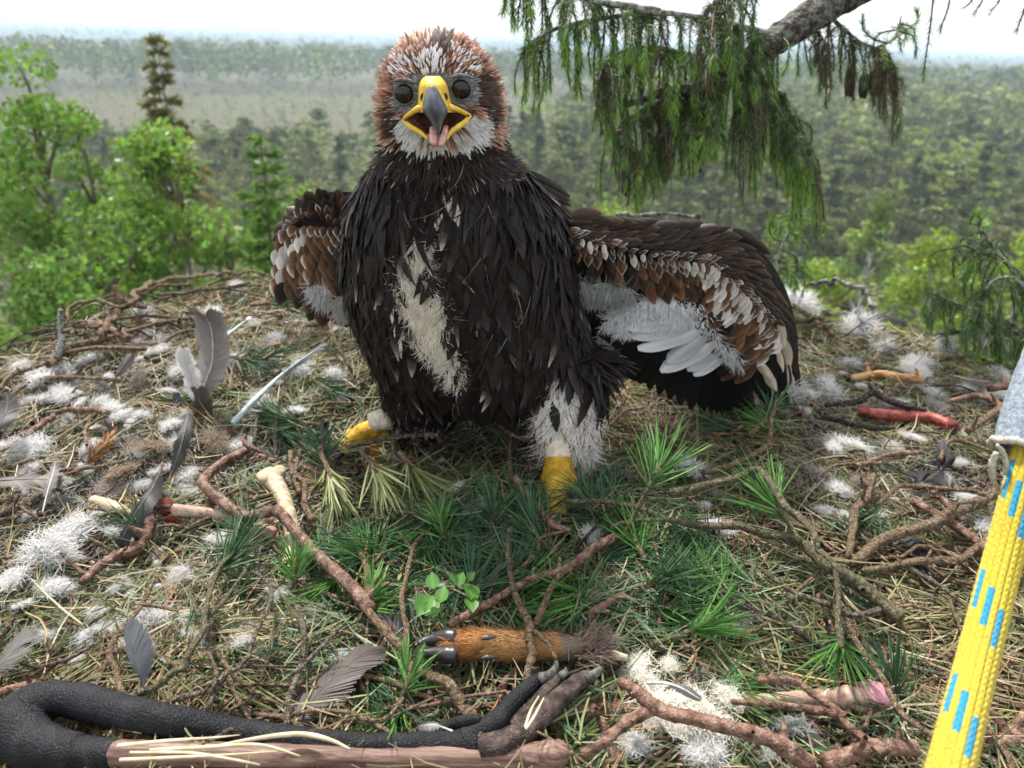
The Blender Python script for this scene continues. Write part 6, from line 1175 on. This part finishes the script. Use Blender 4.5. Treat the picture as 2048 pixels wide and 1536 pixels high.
# ---- black scaly bird leg folded at the ankle, with bare splintered shin bone
M_scaly = noise_mat('black_scaly_skin', [(.2, (.006, .006, .007)), (.55, (.012, .0125, .015)), (.8, (.024, .025, .028)), (.99, (.05, .048, .045))], scale=60, rough=.62, bump=.7, dist=.001, voro=.6, vscale=330, spec=.22)
M_toe = noise_mat('brownish_scaly_toe', [(.3, (.03, .022, .02)), (.55, (.10, .07, .06)), (.75, (.2, .15, .13))], scale=90, rough=.5, bump=.9, dist=.0012, voro=.9, vscale=600)
M_clawg = noise_mat('grey_claw', [(.3, (.05, .047, .045)), (.7, (.22, .21, .19))], scale=150, rough=.5, bump=.4, dist=.001)
M_shin = noise_mat('shin_bone', [(.15, (.045, .022, .018)), (.42, (.13, .068, .052)), (.6, (.21, .13, .095)), (.88, (.40, .31, .22))], scale=260, rough=.5, bump=.7, dist=.0015, spec=.35, stretch=(.05, 1, 1))
M_straw = noise_mat('dry_straw', [(.3, (.45, .36, .22)), (.7, (.66, .57, .40))], scale=60, rough=.7, bump=.3, dist=.001)
bl = root('bird_leg', 'black scaly leg of a large wading bird with a bare shin bone, folded in front', 'bird leg', atn1(60, 1460, .0))
def lt(name, pts, off, rads, mat, n=24, sides=14, par=bl, jit=.04, flat=1.0):
    q = P2(pts); p = catmull(atn(q[:, 0], q[:, 1], interp_list(off, len(q))), n); return tube_obj(name, p, np.array(rads) / F * proj(p)[2].mean(), mat, par, sides, jit, flat=flat)
lt('shank', "118,1398 160,1402 230,1420 330,1440 460,1462 600,1480 740,1488 880,1490 960,1485", [.035, .035, .035, .035, .032], [32, 37, 34, 31, 28, 25, 22, 25, 32], M_scaly, 60, 18)
lt('ankle', "150,1392 95,1402 52,1428 38,1460 62,1488 110,1500 160,1505", [.035, .032, .03, .03, .03], [26, 43, 54, 57, 50, 41, 33], M_scaly, 34, 18)
lt('shin_skin', "110,1498 150,1504 190,1508 232,1510", [.03, .03], [38, 33, 31, 30], M_scaly, 16, 18, jit=.07)
lt('shin_bone', "215,1508 330,1510 480,1512 650,1516 850,1518 1020,1516 1110,1512", [.03, .03, .03], [27, 26, 24, 25, 24, 26, 29], M_shin, 60, 20, jit=.05)
lt('bone_end', "1080,1513 1110,1508 1130,1506", [.032, .032], [25, 29, 20], M_shin, 12, 16, jit=.14)
for pts, r_, nm, m in (("930,1482 985,1448 1025,1405 1060,1372 1082,1355", [24, 21, 18, 17, 14], 'toe', M_scaly), ("960,1496 1020,1482 1075,1440 1120,1395 1160,1362 1180,1352", [26, 26, 22, 20, 17, 14], 'toe', M_toe), ("1020,1450 1060,1420 1090,1385 1112,1360 1125,1350", [13, 14, 13, 12, 10], 'toe', M_toe), ("865,1468 900,1450 935,1440 960,1438", [10, 12, 11, 8], 'hind_toe', M_scaly)):
    lt(nm, pts, [.035, .04, .045, .045], r_, m, 26, 14)
for pts, r_ in (("1080,1356 1098,1350 1110,1338 1112,1322 1106,1312", [11, 9, 7, 4, 1]), ("1176,1355 1190,1348 1198,1338 1196,1328", [11, 9, 6, 1]), ("1122,1352 1130,1345 1132,1334", [9, 7, 1])): lt('claw', pts, .05, r_, M_clawg, 12, 9)
for pts, r_ in (("235,1492 330,1482 420,1476 480,1470", [4, 3, 1]), ("300,1500 420,1494 520,1490 600,1512", [3, 4, 2]), ("430,1492 520,1476 600,1468 660,1480 700,1498", [2, 5, 5, 2]), ("240,1520 330,1516 450,1510 560,1502", [4, 3, 1]), ("260,1505 380,1506 470,1520 520,1530", [3, 3, 2])): lt('splinter', pts, .052, r_, M_straw, 18, 6)
for pts in ("1050,1455 1062,1420 1078,1392", "1052,1458 1070,1430 1088,1395"):
    q = P2(pts); tube_obj('needle', catmull(atn(q[:, 0], q[:, 1], .07), 10), np.array([3, 3, 1.5]) / F * .5, M_straw, None, 6, label='long dry tan needle lying across the black toes', cat='needle', group='dry needles on the black toes')

# ---- roe deer leg
M_hoof = noise_mat('black_hoof', [(.3, (.012, .011, .011)), (.6, (.035, .03, .03)), (.8, (.12, .09, .07))], scale=70, rough=.38, bump=.4, dist=.001, stretch=(.3, 1, 1), spec=.5)
M_hide = noise_mat('deer_hide', [(.3, (.13, .06, .02)), (.7, (.26, .13, .05))], scale=80, rough=.9, bump=.5)
M_fur = attr_mat('deer_fur', rough=.6, spec=.25, trans=.05, var=.15, scale=60)
dl = root('deer_leg', 'severed roe deer leg with black cloven hoof and orange-brown fur', 'deer leg', atn1(1000, 1290, 0))
fq = P2("900,1290 940,1288 985,1287 1030,1290 1080,1290 1130,1291 1165,1294"); fpath = catmull(atn(fq[:, 0], fq[:, 1], .046), 30); frad = interp_list(np.array([26, 32, 33, 34, 31, 27, 22]) / F * .60, 30)
hide = tube_obj('hide', fpath, frad, M_hide, dl, 18, .03, flat=.85, up=(0, 0, 1))
g = np.random.default_rng(73); n = 7500; u = g.random(n); th = g.uniform(0, 6.283, n); x = u * 29; Pc = np.stack([np.interp(x, np.arange(30), fpath[:, c]) for c in range(3)], 1); Tn = unit(fpath[-1] - fpath[0]); A_ = unit(np.cross(Tn, [0, 0, 1])); B_ = np.cross(Tn, A_); O = A_ * np.cos(th)[:, None] + B_ * np.sin(th)[:, None] * .85
Pq = Pc + O * np.interp(x, np.arange(30), frad)[:, None]; Df = -Tn + O * .25 + g.normal(0, .16, (n, 3)); pxs, pys, _ = proj(Pq)
cf = np.array([(.38, .20, .075), (.46, .27, .11), (.30, .15, .055)])[g.integers(0, 3, n)] * g.uniform(.7, 1.2, (n, 1)); cf[(u < .32)] *= np.array([.9, .72, .55]); gd = u > .86; cf[gd] = np.array((.22, .17, .13)) * g.uniform(.7, 1.3, (gd.sum(), 1))
V, Fc, T, S, I = strips(Pq, Df, O, g.uniform(.006, .013, n), .0007, 3, [1, 1, .8, .15], bend=g.uniform(.0, .3, n), curl=g.normal(0, .2, n)); child(make('fur', V, Fc, M_fur, cols=cf[I], kind='stuff'), dl)
n = 900; P0 = atn(g.normal(1175, 14, n), g.normal(1292, 14, n), .048); Df = np.tile([.02, 0, .01], (n, 1)) + g.normal(0, .02, (n, 3)) + np.array([.018, 0, .0]); V, Fc, T, S, I = strips(P0, Df, g.normal(0, 1, (n, 3)), g.uniform(.010, .024, n), .0008, 3, [1, 1, .8, .15], bend=g.uniform(0, .3, n), curl=g.normal(0, .3, n)); cq = np.array((.17, .13, .105)) * g.uniform(.6, 1.8, (n, 1)); child(make('fur_fringe', V, Fc, M_fur, cols=cq[I], kind='stuff'), dl)
for y0, y1 in ((1276, 1284), (1310, 1304)): lt('hoof', "912,%d 895,%d 872,%d 850,%d 836,%d" % (y0, y0, (y0 * 2 + y1) // 3 + (1 if y0 < 1290 else 0), y1 - (2 if y0 < 1290 else -2), y1 + (3 if y0 < 1290 else -3)), .052, [17, 18.5, 15, 9, 3], M_hoof, 22, 14, dl, .03)
for y0 in (1275, 1315): lt('dew_claw', "962,%d 975,%d 992,%d" % (y0 + 2, y0, y0 - 1), .068 if y0 < 1290 else .066, [2, 6, 2], M_hoof, 10, 9, dl)
lt('shin_bone', "1160,1296 1200,1302 1230,1310 1255,1316", .044, [14, 11, 9, 6], M_bone, 16, 12, dl)

# ---- rope and canvas sleeve
rp = aty([1885, 1905, 1930, 1965, 2008, 2050, 2085], [1600, 1520, 1420, 1280, 1110, 950, 820], [.30, .325, .355, .40, .45, .49, .52]); rpath = catmull(rp, 420); dep = proj(rpath)[2]; RR = np.interp(np.linspace(0, 1, 420), [0, 1], [.0126, .0124])
T = unit(np.gradient(rpath, axis=0)); vdir = unit(CAM - rpath); A_ = unit(np.cross(T, vdir)); B_ = np.cross(A_, T); NS = 128; th = np.linspace(0, 2 * np.pi, NS, endpoint=False); ls = np.concatenate([[0], np.cumsum(np.linalg.norm(np.diff(rpath, axis=0), axis=1))]); ncol = 16
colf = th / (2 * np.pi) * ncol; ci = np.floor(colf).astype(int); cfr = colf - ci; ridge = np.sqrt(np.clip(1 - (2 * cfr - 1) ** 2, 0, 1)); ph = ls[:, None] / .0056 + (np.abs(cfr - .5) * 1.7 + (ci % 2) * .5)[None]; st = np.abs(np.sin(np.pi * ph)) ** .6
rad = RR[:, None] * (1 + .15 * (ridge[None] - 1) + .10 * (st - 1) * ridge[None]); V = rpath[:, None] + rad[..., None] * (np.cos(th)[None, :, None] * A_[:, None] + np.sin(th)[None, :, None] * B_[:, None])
per = .088; cshift = {2: .70, 4: .54, 6: .38, 10: .2, 12: .05, 14: .86}; stt = np.floor(ls[:, None] / .0028 + .5 * (ci % 2)[None]) * .0028; blue = np.zeros((420, NS), bool)
for c_, sh in cshift.items(): blue |= (ci[None] == c_) & (np.mod(stt / per + sh, 1) < .34)
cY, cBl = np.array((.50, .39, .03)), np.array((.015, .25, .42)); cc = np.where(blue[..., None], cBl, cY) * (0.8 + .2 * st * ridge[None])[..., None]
i = np.arange(419)[:, None] * NS; j = np.arange(NS)[None]; Fc = np.stack([i + j, i + (j + 1) % NS, i + NS + (j + 1) % NS, i + NS + j], -1).reshape(-1, 4)
M_rope = attr_mat('braided_rope', rough=.8, spec=.2, trans=0, var=.10, scale=500, sheen=.3, bump=.3)
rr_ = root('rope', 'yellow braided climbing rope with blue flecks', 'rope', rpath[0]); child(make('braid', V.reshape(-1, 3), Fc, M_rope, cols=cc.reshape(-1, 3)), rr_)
kf = g.integers(0, V.reshape(-1, 3).shape[0], 9000); Vr_ = V.reshape(-1, 3)[kf]; On = unit(Vr_ - np.repeat(rpath, NS, 0)[kf]); Vf, Ff, _, _, If = strips(Vr_, On * .5 + g.normal(0, .6, On.shape), g.normal(0, 1, On.shape), g.uniform(.001, .0028, len(kf)), .00016, 2, [1, 1, .4], bend=g.normal(0, .5, len(kf)), curl=g.normal(0, .5, len(kf))); child(make('fuzz', Vf, Ff, M_rope, cols=cc.reshape(-1, 3)[kf][If], kind='stuff'), rr_)
M_canvas = noise_mat('grey_blue_canvas', [(.3, (.16, .19, .23)), (.55, (.26, .30, .35)), (.75, (.36, .40, .44))], scale=240, rough=.9, bump=.9, dist=.0015)
M_fray = noise_mat('frayed_cotton', [(.3, (.36, .33, .27)), (.7, (.58, .54, .46))], scale=260, rough=.95, bump=1.0, dist=.002)
sr = root('canvas_sleeve', 'grey-blue canvas rope sleeve with a frayed pale hem', 'sleeve', aty1(2045, 900, .5))
ax0, ax1 = aty1(2046, 905, .505), aty1(2150, 640, .56); sp_ = catmull(np.array([ax0, ax0 * .6 + ax1 * .4, ax1]), 24)
V, Fc, uv, _ = tube(sp_, [.0205, .023, .0245, .024], 26, .03, close=False, seed=5); so_ = make('sleeve_cloth', V, Fc, M_canvas); child(so_, sr); s2 = so_.modifiers.new('s', 'SOLIDIFY'); s2.thickness = .002
e0 = V[:26]; hem = np.vstack([e0, e0[:1]]) + rng.normal(0, .0006, (27, 3)) ; tube_obj('hem', catmull(hem, 80), [.0028], M_fray, sr, 8, .25, .15)
q = aty([1993, 1985, 1984, 1992, 2003], [905, 925, 950, 972, 985], .495); tube_obj('loose_thread', catmull(q, 20), [.0022, .0026, .0018, .0008], M_fray, sr, 7, .25); q = aty([1994, 2006, 2012, 2014, 2016], [890, 905, 930, 970, 1005], .493); tube_obj('loose_thread', catmull(q, 20), [.0014, .0018, .0016, .0008], M_fray, sr, 7, .25)

# ---- bilberry sprig
M_bil = attr_mat('bilberry_leaf', rough=.38, spec=.45, trans=.3, var=.1, scale=120)
bs = root('bilberry_sprig', 'small sprig of round bright green bilberry leaves', 'sprig', atn1(1000, 1075, .02))
q = P2("1010,1068 985,1110 955,1145 930,1168"); tube_obj('stem', catmull(atn(q[:, 0], q[:, 1], [.04, .045, .05, .05]), 14), [.0010, .0008], BARK['olive'], bs, 6); q = P2("955,1148 910,1165 870,1180 848,1200"); tube_obj('stem', catmull(atn(q[:, 0], q[:, 1], .05), 12), [.0009, .0006], BARK['olive'], bs, 6)
for i, (x, y, x2, y2) in enumerate(((866, 1178, 864, 1146), (880, 1205, 888, 1172), (858, 1190, 838, 1226), (866, 1192, 856, 1224), (915, 1172, 926, 1146), (912, 1170, 902, 1148), (940, 1168, 944, 1192), (934, 1178, 956, 1192), (940, 1196, 946, 1218), (935, 1160, 948, 1145), (860, 1225, 880, 1220))):
    a, b = atn([x, x2], [y, y2], [.052, .058]); d = b - a; L = np.linalg.norm(d); gg = np.random.default_rng(900 + i); nn = unit((CAM - a) + gg.normal(0, .25, 3)[None])[0]
    V, Fc, T, S, I = strips(a[None], d[None], nn[None], np.array([L * 1.1]), np.array([L * .85]), 8, [.12, .6, .9, 1, .98, .85, .6, .3, .02], bend=gg.uniform(-.05, .2), across=4, camber=-.12)
    c = np.array((.10, .235, .045)) * gg.uniform(.8, 1.15) * np.where(np.abs(S) < .01, 1.35, 1.0)[:, None]; child(make('leaf', V, Fc, M_bil, cols=c), bs)
